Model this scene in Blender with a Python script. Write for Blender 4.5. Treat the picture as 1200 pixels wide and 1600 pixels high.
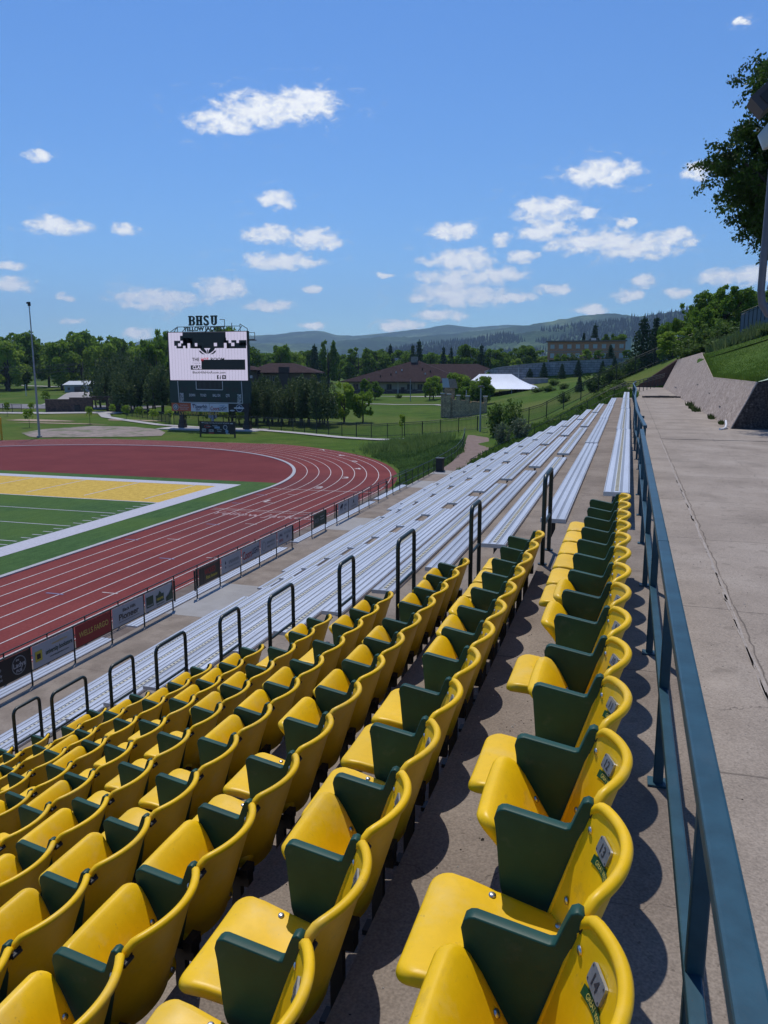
import bpy, bmesh, math, random
from mathutils import Vector, Matrix, noise as mnoise
random.seed(7)
for o in list(bpy.data.objects): bpy.data.objects.remove(o)
scene = bpy.context.scene
COL = scene.collection
R = math.radians
PI = math.pi
CAMZ = 9.75                       # the field lies at z = 0, the top tier at z = 7.67

# ---------------------------------------------------------------- camera
cam_d = bpy.data.cameras.new("camera"); cam = bpy.data.objects.new("camera", cam_d); COL.objects.link(cam)
F_PX = 1227.5
cam_d.sensor_fit = 'VERTICAL'; cam_d.sensor_height = 24.0; cam_d.sensor_width = 18.0
cam_d.lens = 24.0 * F_PX / 1600.0
cam.location = (0, 0, CAMZ)
cam.rotation_euler = (R(90 - 10.389), 0, R(17.142))
cam_d.clip_start = 0.05; cam_d.clip_end = 40000
scene.camera = cam
scene.render.resolution_x = 768; scene.render.resolution_y = 1024
scene.view_settings.view_transform = 'Standard'; scene.view_settings.look = 'None'
scene.view_settings.gamma = 1.0
scene.view_settings.exposure = 0.0

# ---------------------------------------------------------------- sky with clouds, sun
SUN = Vector((-0.20, 0.42, 1.0)).normalized()
SUN_EL = math.asin(SUN.z); SUN_AZ = math.atan2(SUN.x, SUN.y)
SKY_STRENGTH = 0.094
CLOUDS = [(-27.9, 15.76, 2.11, 0.66), (-25.35, 16.54, 2.99, 0.87), (-22.34, 17.08, 2.07, 0.87), (-24.63, 11.23, 1.31, 0.52), (-38.76, 8.94, 1.79, 0.54), (-34.62, 9.02, 0.81, 0.43), (-25.13, 8.95, 1.58, 0.57), (-21.83, 8.68, 1.6, 0.66), (-24.29, 7.26, 2.48, 0.55), (-32.59, 4.65, 2.98, 0.63), (-28.5, 5.41, 1.66, 0.72), (-25.25, 4.26, 1.6, 0.35), (-41.67, 5.29, 1.32, 0.39), (-41.94, 6.48, 1.04, 0.27), (-38.48, 4.53, 0.63, 0.24), (-38.18, 3.07, 0.8, 0.21), (-34.17, 2.3, 1.0, 0.34), (-39.59, 12.98, 0.68, 0.33), (-2.61, 12.57, 2.28, 0.76), (-12.27, 9.22, 1.68, 0.49), (-6.21, 10.46, 2.04, 0.8), (-3.58, 10.16, 0.92, 0.44), (-5.95, 9.16, 1.91, 0.61), (-2.74, 8.33, 3.09, 0.73), (0.18, 7.81, 2.41, 0.68), (2.15, 8.36, 1.65, 0.55), (-0.93, 9.45, 0.57, 0.28), (-11.79, 7.42, 2.56, 0.67), (-9.55, 6.33, 2.2, 0.55), (-12.66, 6.07, 2.23, 0.6), (-11.52, 4.99, 3.33, 0.73), (-14.67, 4.79, 0.9, 0.3), (-7.97, 4.82, 1.4, 0.3), (-13.08, 3.69, 1.8, 0.35), (-8.96, 8.63, 0.61, 0.41), (-7.61, 7.48, 1.09, 0.37), (-5.37, 5.29, 1.21, 0.3), (0.5, 5.73, 0.81, 0.37), (-0.47, 4.81, 0.99, 0.42), (-2.74, 3.93, 1.1, 0.34), (5.25, 5.8, 1.45, 0.48), (7.32, 5.83, 1.11, 0.62), (3.53, 12.17, 0.92, 0.45), (-15.79, 2.99, 1.63, 0.4), (5.44, 20.07, 0.47, 0.19), (-22.1, 5.37, 0.63, 0.26), (-17.15, 6.34, 0.4, 0.17), (-22.37, 2.98, 0.99, 0.26), (-14.87, 1.79, 1.37, 0.27), (2.77, 4.92, 0.99, 0.29)]
world = bpy.data.worlds.new("World"); scene.world = world; world.use_nodes = True
nt = world.node_tree; nt.nodes.clear()
def wn(t, **k):
    n = nt.nodes.new(t)
    for a, b in k.items(): setattr(n, a, b)
    return n
def wmath(op, a, b=None, c=None, clamp=False):
    n = wn('ShaderNodeMath', operation=op); n.use_clamp = clamp
    for i, v in enumerate((a, b, c)):
        if v is None: continue
        if isinstance(v, (int, float)): n.inputs[i].default_value = v
        else: nt.links.new(v, n.inputs[i])
    return n.outputs[0]
sky = wn('ShaderNodeTexSky', sky_type='NISHITA'); sky.sun_disc = False
sky.sun_elevation = SUN_EL; sky.sun_rotation = SUN_AZ; sky.altitude = 1100
sky.air_density = 1.15; sky.dust_density = 0.15; sky.ozone_density = 2.2
tc = wn('ShaderNodeTexCoord'); sep = wn('ShaderNodeSeparateXYZ'); nt.links.new(tc.outputs['Generated'], sep.inputs[0])
az = wmath('MULTIPLY', wmath('ARCTAN2', sep.outputs[0], sep.outputs[1]), 180 / PI)
el = wmath('MULTIPLY', wmath('ARCSINE', sep.outputs[2]), 180 / PI)
cmb = wn('ShaderNodeCombineXYZ'); nt.links.new(az, cmb.inputs[0]); nt.links.new(el, cmb.inputs[1])
nz1 = wn('ShaderNodeTexNoise'); nz1.inputs['Scale'].default_value = 0.9; nz1.inputs['Detail'].default_value = 3
nt.links.new(cmb.outputs[0], nz1.inputs['Vector'])
dis = wn('ShaderNodeVectorMath', operation='MULTIPLY_ADD'); nt.links.new(nz1.outputs['Color'], dis.inputs[0])
dis.inputs[1].default_value = (1.5, 0.7, 0); dis.inputs[2].default_value = (-0.75, -0.35, 0)
add = wn('ShaderNodeVectorMath', operation='ADD'); nt.links.new(cmb.outputs[0], add.inputs[0]); nt.links.new(dis.outputs[0], add.inputs[1])
cur = None; vert = None
for (a, e, w, h) in CLOUDS:
    s = wn('ShaderNodeVectorMath', operation='SUBTRACT'); nt.links.new(add.outputs[0], s.inputs[0]); s.inputs[1].default_value = (a, e, 0)
    m = wn('ShaderNodeVectorMath', operation='MULTIPLY'); nt.links.new(s.outputs[0], m.inputs[0]); m.inputs[1].default_value = (1 / (w * 1.15), 1 / (h * 1.2), 0)
    d = wn('ShaderNodeVectorMath', operation='DOT_PRODUCT'); nt.links.new(m.outputs[0], d.inputs[0]); nt.links.new(m.outputs[0], d.inputs[1])
    v = wmath('SUBTRACT', 1.0, d.outputs['Value'])
    cur = v if cur is None else wmath('MAXIMUM', cur, v)
nz2 = wn('ShaderNodeTexNoise'); nz2.inputs['Scale'].default_value = 1.25; nz2.inputs['Detail'].default_value = 13; nz2.inputs['Roughness'].default_value = 0.63; nz2.inputs['Distortion'].default_value = 0.35
mp = wn('ShaderNodeMapping'); mp.inputs['Scale'].default_value = (0.75, 1.3, 1); nt.links.new(cmb.outputs[0], mp.inputs[0]); nt.links.new(mp.outputs[0], nz2.inputs['Vector'])
dens = wmath('ADD', cur, wmath('MULTIPLY', wmath('SUBTRACT', nz2.outputs['Fac'], 0.49), 3.7))
alpha = wn('ShaderNodeMapRange', interpolation_type='SMOOTHSTEP'); nt.links.new(dens, alpha.inputs[0]); alpha.inputs[1].default_value = -0.30; alpha.inputs[2].default_value = 1.05
gate = wn('ShaderNodeMapRange'); nt.links.new(cur, gate.inputs[0]); gate.inputs[1].default_value = -0.9; gate.inputs[2].default_value = 0.15
alpha_a = wmath('MULTIPLY', alpha.outputs[0], gate.outputs[0], clamp=True)
# thin wisps drifting round the clouds
nz4 = wn('ShaderNodeTexNoise'); nz4.inputs['Scale'].default_value = .9; nz4.inputs['Detail'].default_value = 12; nz4.inputs['Roughness'].default_value = .7; nz4.inputs['Distortion'].default_value = 1.2
mp4 = wn('ShaderNodeMapping'); mp4.inputs['Scale'].default_value = (.55, 1.5, 1); nt.links.new(cmb.outputs[0], mp4.inputs[0]); nt.links.new(mp4.outputs[0], nz4.inputs['Vector'])
w1 = wn('ShaderNodeMapRange', interpolation_type='SMOOTHSTEP'); nt.links.new(nz4.outputs['Fac'], w1.inputs[0]); w1.inputs[1].default_value = .54; w1.inputs[2].default_value = .74; w1.inputs[4].default_value = .55
w2 = wn('ShaderNodeMapRange'); nt.links.new(cur, w2.inputs[0]); w2.inputs[1].default_value = -4.5; w2.inputs[2].default_value = -.2
alpha_o = wmath('MAXIMUM', alpha_a, wmath('MULTIPLY', w1.outputs[0], w2.outputs[0]), clamp=True)
# clouds are brighter where they are thick, greyer at their thin bases
nz3 = wn('ShaderNodeTexNoise'); nz3.inputs['Scale'].default_value = 1.9; nz3.inputs['Detail'].default_value = 6
nt.links.new(mp.outputs[0], nz3.inputs['Vector'])
br = wn('ShaderNodeMapRange'); nt.links.new(wmath('ADD', dens, wmath('MULTIPLY', nz3.outputs['Fac'], 1.5)), br.inputs[0])
br.inputs[1].default_value = 0.4; br.inputs[2].default_value = 2.6; br.inputs[3].default_value = 0.70; br.inputs[4].default_value = 1.0
CL = 12.5
ccol = wn('ShaderNodeVectorMath', operation='SCALE'); ccol.inputs[0].default_value = (CL * .97, CL * .985, CL * 1.0); nt.links.new(br.outputs[0], ccol.inputs['Scale'])
tintf = wn('ShaderNodeMapRange'); nt.links.new(el, tintf.inputs[0]); tintf.inputs[1].default_value = 0; tintf.inputs[2].default_value = 30
tint = wn('ShaderNodeMix', data_type='RGBA'); nt.links.new(tintf.outputs[0], tint.inputs[0]); tint.inputs[6].default_value = (.62, .93, 1.26, 1); tint.inputs[7].default_value = (.52, .91, 1.40, 1)
skt = wn('ShaderNodeVectorMath', operation='MULTIPLY'); nt.links.new(sky.outputs[0], skt.inputs[0]); nt.links.new(tint.outputs[2], skt.inputs[1])
mix = wn('ShaderNodeMix', data_type='RGBA'); nt.links.new(alpha_o, mix.inputs[0]); nt.links.new(skt.outputs[0], mix.inputs[6]); nt.links.new(ccol.outputs[0], mix.inputs[7])
bg = wn('ShaderNodeBackground'); bg.inputs[1].default_value = SKY_STRENGTH; nt.links.new(mix.outputs[2], bg.inputs[0])
wo = wn('ShaderNodeOutputWorld'); nt.links.new(bg.outputs[0], wo.inputs[0])

sd = bpy.data.lights.new("sun", 'SUN'); sd.energy = 3.6; sd.angle = R(0.5); sd.color = (1.0, 0.955, 0.89)
so = bpy.data.objects.new("sun", sd); COL.objects.link(so); so.location = SUN * 60
so.rotation_euler = SUN.to_track_quat('Z', 'Y').to_euler()

# ---------------------------------------------------------------- material helpers
MATS = {}
def mat(name, col, rough=0.6, metal=0.0, noise=None, spec=0.5, bump=None, emit=None, sub=None, coat=0, vary=0, marks=None):
    """noise = list of (scale, amount, detail [, stretch]) brightness variation; bump = (scale, strength, distance)."""
    if name in MATS: return MATS[name]
    m = bpy.data.materials.new(name); m.use_nodes = True; t = m.node_tree
    b = t.nodes['Principled BSDF']; b.inputs['Roughness'].default_value = rough; b.inputs['Metallic'].default_value = metal
    b.inputs['Specular IOR Level'].default_value = spec; b.inputs['Base Color'].default_value = (*col, 1)
    if coat: b.inputs['Coat Weight'].default_value = coat; b.inputs['Coat Roughness'].default_value = .25
    g = t.nodes.new('ShaderNodeNewGeometry')
    if noise:
        last = None
        for q in noise:
            sc, am, de = q[:3]
            n = t.nodes.new('ShaderNodeTexNoise'); n.inputs['Scale'].default_value = sc; n.inputs['Detail'].default_value = de
            n.inputs['Roughness'].default_value = 0.6
            src = g.outputs['Position']
            if len(q) > 3:
                mm = t.nodes.new('ShaderNodeMapping'); mm.inputs['Scale'].default_value = q[3]; t.links.new(src, mm.inputs[0]); src = mm.outputs[0]
            t.links.new(src, n.inputs['Vector'])
            mr = t.nodes.new('ShaderNodeMapRange'); mr.inputs[1].default_value = .3; mr.inputs[2].default_value = .7
            mr.inputs[3].default_value = 1 - am; mr.inputs[4].default_value = 1 + am; t.links.new(n.outputs['Fac'], mr.inputs[0])
            if last is None: last = mr.outputs[0]
            else:
                mu = t.nodes.new('ShaderNodeMath'); mu.operation = 'MULTIPLY'; t.links.new(last, mu.inputs[0]); t.links.new(mr.outputs[0], mu.inputs[1]); last = mu.outputs[0]
        v = t.nodes.new('ShaderNodeVectorMath'); v.operation = 'SCALE'; v.inputs[0].default_value = col; t.links.new(last, v.inputs['Scale'])
        colr = v.outputs[0]
        if vary:                              # every copy weathered a little differently
            oi = t.nodes.new('ShaderNodeObjectInfo'); mr = t.nodes.new('ShaderNodeMapRange'); mr.inputs[3].default_value = 1 - vary; mr.inputs[4].default_value = 1 + vary; t.links.new(oi.outputs['Random'], mr.inputs[0])
            v2 = t.nodes.new('ShaderNodeVectorMath'); v2.operation = 'SCALE'; t.links.new(colr, v2.inputs[0]); t.links.new(mr.outputs[0], v2.inputs['Scale']); colr = v2.outputs[0]
        for (sc, lo, hi, am, c2, st_) in (marks or []):   # stains, dust, chips
            n = t.nodes.new('ShaderNodeTexNoise'); n.inputs['Scale'].default_value = sc; n.inputs['Detail'].default_value = 6; n.inputs['Roughness'].default_value = .65
            mm = t.nodes.new('ShaderNodeMapping'); mm.inputs['Scale'].default_value = st_; t.links.new(g.outputs['Position'], mm.inputs[0]); t.links.new(mm.outputs[0], n.inputs['Vector'])
            mr = t.nodes.new('ShaderNodeMapRange'); mr.inputs[1].default_value = lo; mr.inputs[2].default_value = hi; mr.inputs[4].default_value = am; t.links.new(n.outputs['Fac'], mr.inputs[0])
            mx = t.nodes.new('ShaderNodeMix'); mx.data_type = 'RGBA'; t.links.new(mr.outputs[0], mx.inputs[0]); t.links.new(colr, mx.inputs[6]); mx.inputs[7].default_value = (*c2, 1); colr = mx.outputs[2]
        t.links.new(colr, b.inputs['Base Color'])
    if bump:
        n = t.nodes.new('ShaderNodeTexNoise'); n.inputs['Scale'].default_value = bump[0]; n.inputs['Detail'].default_value = 5
        t.links.new(g.outputs['Position'], n.inputs['Vector'])
        bu = t.nodes.new('ShaderNodeBump'); bu.inputs['Strength'].default_value = bump[1]; bu.inputs['Distance'].default_value = bump[2]
        t.links.new(n.outputs['Fac'], bu.inputs['Height']); t.links.new(bu.outputs[0], b.inputs['Normal'])
    if emit:
        b.inputs['Emission Color'].default_value = (*emit[0], 1); b.inputs['Emission Strength'].default_value = emit[1]
    MATS[name] = m
    return m

def leaf_mat(name, c1, c2, scale=0.6, trans=0.35):
    if name in MATS: return MATS[name]
    m = bpy.data.materials.new(name); m.use_nodes = True; t = m.node_tree; t.nodes.clear()
    out = t.nodes.new('ShaderNodeOutputMaterial')
    g = t.nodes.new('ShaderNodeNewGeometry'); oi = t.nodes.new('ShaderNodeObjectInfo')
    n = t.nodes.new('ShaderNodeTexNoise'); n.inputs['Scale'].default_value = scale; n.inputs['Detail'].default_value = 4; t.links.new(g.outputs['Position'], n.inputs['Vector'])
    ad = t.nodes.new('ShaderNodeMath'); ad.operation = 'MULTIPLY_ADD'; t.links.new(oi.outputs['Random'], ad.inputs[0]); ad.inputs[1].default_value = .35; t.links.new(n.outputs['Fac'], ad.inputs[2])
    mr = t.nodes.new('ShaderNodeMapRange'); t.links.new(ad.outputs[0], mr.inputs[0]); mr.inputs[1].default_value = .38; mr.inputs[2].default_value = .95
    rpi = t.nodes.new('ShaderNodeMath'); rpi.operation = 'MULTIPLY_ADD'; t.links.new(g.outputs['Random Per Island'], rpi.inputs[0]); rpi.inputs[1].default_value = .45; t.links.new(mr.outputs[0], rpi.inputs[2])
    rr = t.nodes.new('ShaderNodeMath'); rr.operation = 'SUBTRACT'; rr.use_clamp = True; t.links.new(rpi.outputs[0], rr.inputs[0]); rr.inputs[1].default_value = .2
    mx = t.nodes.new('ShaderNodeMix'); mx.data_type = 'RGBA'; t.links.new(rr.outputs[0], mx.inputs[0]); mx.inputs[6].default_value = (*c1, 1); mx.inputs[7].default_value = (*c2, 1)
    d = t.nodes.new('ShaderNodeBsdfPrincipled'); d.inputs['Roughness'].default_value = .55; d.inputs['Specular IOR Level'].default_value = .12; t.links.new(mx.outputs[2], d.inputs['Base Color'])
    tr = t.nodes.new('ShaderNodeBsdfTranslucent'); t.links.new(mx.outputs[2], tr.inputs[0])
    ms = t.nodes.new('ShaderNodeMixShader'); ms.inputs[0].default_value = trans; t.links.new(d.outputs[0], ms.inputs[1]); t.links.new(tr.outputs[0], ms.inputs[2])
    t.links.new(ms.outputs[0], out.inputs[0]); MATS[name] = m
    return m

def ramp_mat(name, stops, scale, detail=5, rough=.9, bump=None, second=None, stretch=None, spec=.06, fine=None):
    """colour ramp over noise in world space; second = (scale, colour, lo, hi) patches laid over it; fine = (scale, amount)."""
    if name in MATS: return MATS[name]
    m = bpy.data.materials.new(name); m.use_nodes = True; t = m.node_tree; b = t.nodes['Principled BSDF']
    b.inputs['Roughness'].default_value = rough; b.inputs['Specular IOR Level'].default_value = spec
    g = t.nodes.new('ShaderNodeNewGeometry'); src = g.outputs['Position']
    if stretch:
        mm = t.nodes.new('ShaderNodeMapping'); mm.inputs['Scale'].default_value = stretch; t.links.new(src, mm.inputs[0]); src = mm.outputs[0]
    n = t.nodes.new('ShaderNodeTexNoise'); n.inputs['Scale'].default_value = scale; n.inputs['Detail'].default_value = detail; n.inputs['Roughness'].default_value = .62
    t.links.new(src, n.inputs['Vector'])
    r = t.nodes.new('ShaderNodeValToRGB'); t.links.new(n.outputs['Fac'], r.inputs[0])
    r.color_ramp.elements[0].position = stops[0][0]; r.color_ramp.elements[0].color = (*stops[0][1], 1)
    r.color_ramp.elements[1].position = stops[-1][0]; r.color_ramp.elements[1].color = (*stops[-1][1], 1)
    for p, c in stops[1:-1]:
        e = r.color_ramp.elements.new(p); e.color = (*c, 1)
    col = r.outputs[0]
    if second:
        sc, c2, lo, hi = second
        n2 = t.nodes.new('ShaderNodeTexNoise'); n2.inputs['Scale'].default_value = sc; n2.inputs['Detail'].default_value = 4; t.links.new(g.outputs['Position'], n2.inputs['Vector'])
        mr = t.nodes.new('ShaderNodeMapRange'); mr.inputs[1].default_value = lo; mr.inputs[2].default_value = hi; t.links.new(n2.outputs['Fac'], mr.inputs[0])
        mx = t.nodes.new('ShaderNodeMix'); mx.data_type = 'RGBA'; t.links.new(mr.outputs[0], mx.inputs[0]); t.links.new(col, mx.inputs[6]); mx.inputs[7].default_value = (*c2, 1); col = mx.outputs[2]
    if fine:
        n3 = t.nodes.new('ShaderNodeTexNoise'); n3.inputs['Scale'].default_value = fine[0]; n3.inputs['Detail'].default_value = 3; t.links.new(g.outputs['Position'], n3.inputs['Vector'])
        mr = t.nodes.new('ShaderNodeMapRange'); mr.inputs[1].default_value = .3; mr.inputs[2].default_value = .7; mr.inputs[3].default_value = 1 - fine[1]; mr.inputs[4].default_value = 1 + fine[1]; t.links.new(n3.outputs['Fac'], mr.inputs[0])
        v = t.nodes.new('ShaderNodeVectorMath'); v.operation = 'SCALE'; t.links.new(col, v.inputs[0]); t.links.new(mr.outputs[0], v.inputs['Scale']); col = v.outputs[0]
    t.links.new(col, b.inputs['Base Color'])
    if bump:
        n = t.nodes.new('ShaderNodeTexNoise'); n.inputs['Scale'].default_value = bump[0]; n.inputs['Detail'].default_value = 4
        t.links.new(g.outputs['Position'], n.inputs['Vector'])
        bu = t.nodes.new('ShaderNodeBump'); bu.inputs['Strength'].default_value = bump[1]; bu.inputs['Distance'].default_value = bump[2]
        t.links.new(n.outputs['Fac'], bu.inputs['Height']); t.links.new(bu.outputs[0], b.inputs['Normal'])
    MATS[name] = m
    return m

def brick_mat(name, c1, c2, mortar, bw, bh, axis='x', msize=.02, rough=.85, noise_amt=.25):
    if name in MATS: return MATS[name]
    m = bpy.data.materials.new(name); m.use_nodes = True; t = m.node_tree; b = t.nodes['Principled BSDF']; b.inputs['Roughness'].default_value = rough
    g = t.nodes.new('ShaderNodeNewGeometry'); s = t.nodes.new('ShaderNodeSeparateXYZ'); t.links.new(g.outputs['Position'], s.inputs[0])
    c = t.nodes.new('ShaderNodeCombineXYZ')
    if axis == 'xy':
        a = t.nodes.new('ShaderNodeMath'); a.operation = 'ADD'; t.links.new(s.outputs[0], a.inputs[0]); t.links.new(s.outputs[1], a.inputs[1]); t.links.new(a.outputs[0], c.inputs[0])
    else: t.links.new(s.outputs['XYZ'.index(axis.upper())], c.inputs[0])
    t.links.new(s.outputs[2], c.inputs[1])
    k = t.nodes.new('ShaderNodeTexBrick'); t.links.new(c.outputs[0], k.inputs['Vector'])
    k.inputs['Color1'].default_value = (*c1, 1); k.inputs['Color2'].default_value = (*c2, 1); k.inputs['Mortar'].default_value = (*mortar, 1)
    k.inputs['Scale'].default_value = 1; k.inputs['Brick Width'].default_value = bw; k.inputs['Row Height'].default_value = bh; k.inputs['Mortar Size'].default_value = msize
    n = t.nodes.new('ShaderNodeTexNoise'); n.inputs['Scale'].default_value = 1.2 / bw; n.inputs['Detail'].default_value = 3; t.links.new(g.outputs['Position'], n.inputs['Vector'])
    mr = t.nodes.new('ShaderNodeMapRange'); mr.inputs[1].default_value = .3; mr.inputs[2].default_value = .7; mr.inputs[3].default_value = 1 - noise_amt; mr.inputs[4].default_value = 1 + noise_amt; t.links.new(n.outputs['Fac'], mr.inputs[0])
    v = t.nodes.new('ShaderNodeVectorMath'); v.operation = 'SCALE'; t.links.new(k.outputs[0], v.inputs[0]); t.links.new(mr.outputs[0], v.inputs['Scale']); t.links.new(v.outputs[0], b.inputs['Base Color'])
    MATS[name] = m
    return m

# ---------------------------------------------------------------- mesh builder
class MB:
    def __init__(s): s.v = []; s.f = []; s.m = []; s.sm = []
    def add(s, vs, fs, mi=0, smooth=False):
        o = len(s.v); s.v += [tuple(p) for p in vs]
        for f in fs: s.f.append(tuple(i + o for i in f)); s.m.append(mi); s.sm.append(smooth)
        return s
    def box(s, c, d, mi=0, rz=0, rx=0, ry=0):
        M = Matrix.Translation(c) @ Matrix.Rotation(rz, 4, 'Z') @ Matrix.Rotation(ry, 4, 'Y') @ Matrix.Rotation(rx, 4, 'X')
        x, y, z = d[0] / 2, d[1] / 2, d[2] / 2
        vs = [M @ Vector(p) for p in ((-x,-y,-z),(x,-y,-z),(x,y,-z),(-x,y,-z),(-x,-y,z),(x,-y,z),(x,y,z),(-x,y,z))]
        return s.add(vs, ((0,3,2,1),(4,5,6,7),(0,1,5,4),(1,2,6,5),(2,3,7,6),(3,0,4,7)), mi)
    def bbox(s, x0, x1, y0, y1, z0, z1, mi=0):
        return s.box(((x0+x1)/2, (y0+y1)/2, (z0+z1)/2), (abs(x1-x0), abs(y1-y0), abs(z1-z0)), mi)
    def cyl(s, a, b, r0, r1=None, n=8, mi=0, cap=True, smooth=True):
        return s.tube([a, b], [r0, r0 if r1 is None else r1], n, mi, cap, smooth)
    def tube(s, path, r, n=8, mi=0, cap=True, smooth=True, closed=False):
        P = [Vector(p) for p in path]; k = len(P)
        rs = r if isinstance(r, (list, tuple)) else [r] * k
        up = Vector((0.03, 0.02, 1)); vs = []; prev = None
        for i in range(k):
            if closed: t = P[(i+1) % k] - P[i-1]
            else: t = P[min(i+1, k-1)] - P[max(i-1, 0)]
            t.normalize()
            if prev is None:
                a = t.cross(up if abs(t.z) < .95 else Vector((1, 0, 0))); a.normalize()
            else:
                a = prev - t * prev.dot(t); a.normalize()
            prev = a; b = t.cross(a)
            for j in range(n):
                an = 2 * PI * j / n; vs.append(P[i] + (a * math.cos(an) + b * math.sin(an)) * rs[i])
        fs = []
        for i in range(k if closed else k - 1):
            i2 = (i + 1) % k
            for j in range(n):
                fs.append((i*n+j, i*n+(j+1) % n, i2*n+(j+1) % n, i2*n+j))
        s.add(vs, fs, mi, smooth)
        if cap and not closed:
            s.add(vs[:n], [tuple(range(n))[::-1]], mi); s.add(vs[-n:], [tuple(range(n))], mi)
        return s
    def slab(s, out, fn, t, bev=.01, mi=0, smooth=True):
        """outline (a,b) closed CCW in a plane; fn(a,b,c)->xyz with c in [-t/2,t/2]; rounded edges."""
        k = len(out); nor = []
        for i in range(k):
            a = Vector(out[i-1]); b = Vector(out[i]); c = Vector(out[(i+1) % k])
            e1 = (b - a).normalized(); e2 = (c - b).normalized()
            n = Vector((-(e1.y + e2.y), e1.x + e2.x)); n = n.normalized() if n.length > 1e-6 else Vector((0, 0)); nor.append(n)
        rings = []
        for (ins, c) in ((bev, -t/2), (bev*.3, -t/2 + bev*.3), (0, -t/2 + bev), (0, t/2 - bev), (bev*.3, t/2 - bev*.3), (bev, t/2)):
            rings.append([fn(out[i][0] + nor[i].x*ins, out[i][1] + nor[i].y*ins, c) for i in range(k)])
        vs = [p for r_ in rings for p in r_]; fs = []
        for q in range(5):
            for i in range(k):
                fs.append((q*k+i, q*k+(i+1) % k, (q+1)*k+(i+1) % k, (q+1)*k+i))
        s.add(vs, fs, mi, smooth)
        s.add(rings[0], [tuple(range(k))[::-1]], mi); s.add(rings[-1], [tuple(range(k))], mi)
        return s
    def grid(s, fn, nu, nv, mi=0, smooth=True, flip=False):
        vs = [fn(i/nu, j/nv) for i in range(nu+1) for j in range(nv+1)]; fs = []
        for i in range(nu):
            for j in range(nv):
                q = (i*(nv+1)+j, (i+1)*(nv+1)+j, (i+1)*(nv+1)+j+1, i*(nv+1)+j+1)
                fs.append(q[::-1] if flip else q)
        return s.add(vs, fs, mi, smooth)
    def poly(s, pts, mi=0): return s.add(pts, [tuple(range(len(pts)))], mi)
    def prism(s, pts2, z0, z1, mi=0):
        k = len(pts2); vs = [(x, y, z0) for x, y in pts2] + [(x, y, z1) for x, y in pts2]
        fs = [tuple(range(k))[::-1], tuple(range(k, 2*k))] + [(i, (i+1) % k, k+(i+1) % k, k+i) for i in range(k)]
        return s.add(vs, fs, mi)
    def text(s, st, fn, h, mi=0, w=None, bold=0.0, align='l', depth=None):
        """writing: fn(u, v) -> xyz ; letters h tall starting at u = 0 (or centred); w squeezes to a width"""
        vs, fs, W, Hh = text2d(st, bold); k = h / .70; kx = k if w is None else w / max(W, 1e-6)
        off = -W * kx / 2 if align == 'c' else 0
        vv = [fn(x * kx + off, y * k) for x, y in vs]
        return s.add(vv, fs, mi)
    def obj(s, name, mats, parent=None, **k):
        me = bpy.data.meshes.new(name); me.from_pydata(s.v, [], s.f)
        for m in (mats if isinstance(mats, (list, tuple)) else [mats]): me.materials.append(m)
        me.polygons.foreach_set('material_index', s.m); me.polygons.foreach_set('use_smooth', s.sm); me.update()
        o = bpy.data.objects.new(name, me); COL.objects.link(o)
        if parent is not None: o.parent = parent
        for a, b in k.items(): o[a] = b
        return o
_tc = {}
def text2d(st, bold=0.0):
    if (st, bold) in _tc: return _tc[(st, bold)]
    cu = bpy.data.curves.new('t', 'FONT'); cu.body = st; cu.size = 1.0; cu.offset = bold; cu.resolution_u = 3; cu.fill_mode = 'FRONT'
    o = bpy.data.objects.new('t', cu); COL.objects.link(o); dg = bpy.context.evaluated_depsgraph_get(); oe = o.evaluated_get(dg); me = oe.to_mesh()
    vs = [(v.co.x, v.co.y) for v in me.vertices]; fs = [tuple(p.vertices) for p in me.polygons]; oe.to_mesh_clear()
    bpy.data.objects.remove(o); bpy.data.curves.remove(cu)
    x0 = min(v[0] for v in vs) if vs else 0; W = (max(v[0] for v in vs) - x0) if vs else 1
    vs = [(a - x0, b) for a, b in vs]
    _tc[(st, bold)] = (vs, fs, W, 1.0); return _tc[(st, bold)]

def tag(o, label=None, cat=None, group=None, kind=None):
    if label: o['label'] = label
    if cat: o['category'] = cat
    if group: o['group'] = group
    if kind: o['kind'] = kind
    return o
def thing(name, label, cat, loc=(0, 0, 0), rz=0, group=None):
    o = bpy.data.objects.new(name, None); COL.objects.link(o); o.location = loc; o.rotation_euler = (0, 0, rz); o.empty_display_size = .2
    return tag(o, label, cat, group)
def dup(root, loc=None, rz=None, scale=None, label=None, group=None):
    r = root.copy(); COL.objects.link(r)
    if loc is not None: r.location = loc
    if rz is not None: r.rotation_euler = (0, 0, rz)
    if scale is not None: r.scale = scale
    if label: r['label'] = label
    if group: r['group'] = group
    for ch in list(root.children):
        c = ch.copy(); COL.objects.link(c); c.parent = r
        for g in list(ch.children):
            d = g.copy(); COL.objects.link(d); d.parent = c
    return r
ONES = ['first','second','third','fourth','fifth','sixth','seventh','eighth','ninth','tenth','eleventh','twelfth','thirteenth','fourteenth','fifteenth','sixteenth','seventeenth','eighteenth','nineteenth']
def nth(n):
    if n <= 19: return ONES[n-1]
    t = {2:'twenty',3:'thirty',4:'forty',5:'fifty',6:'sixty'}[n//10]
    return (t[:-1] + 'ieth') if n % 10 == 0 else t + '-' + ONES[n % 10 - 1]
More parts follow.
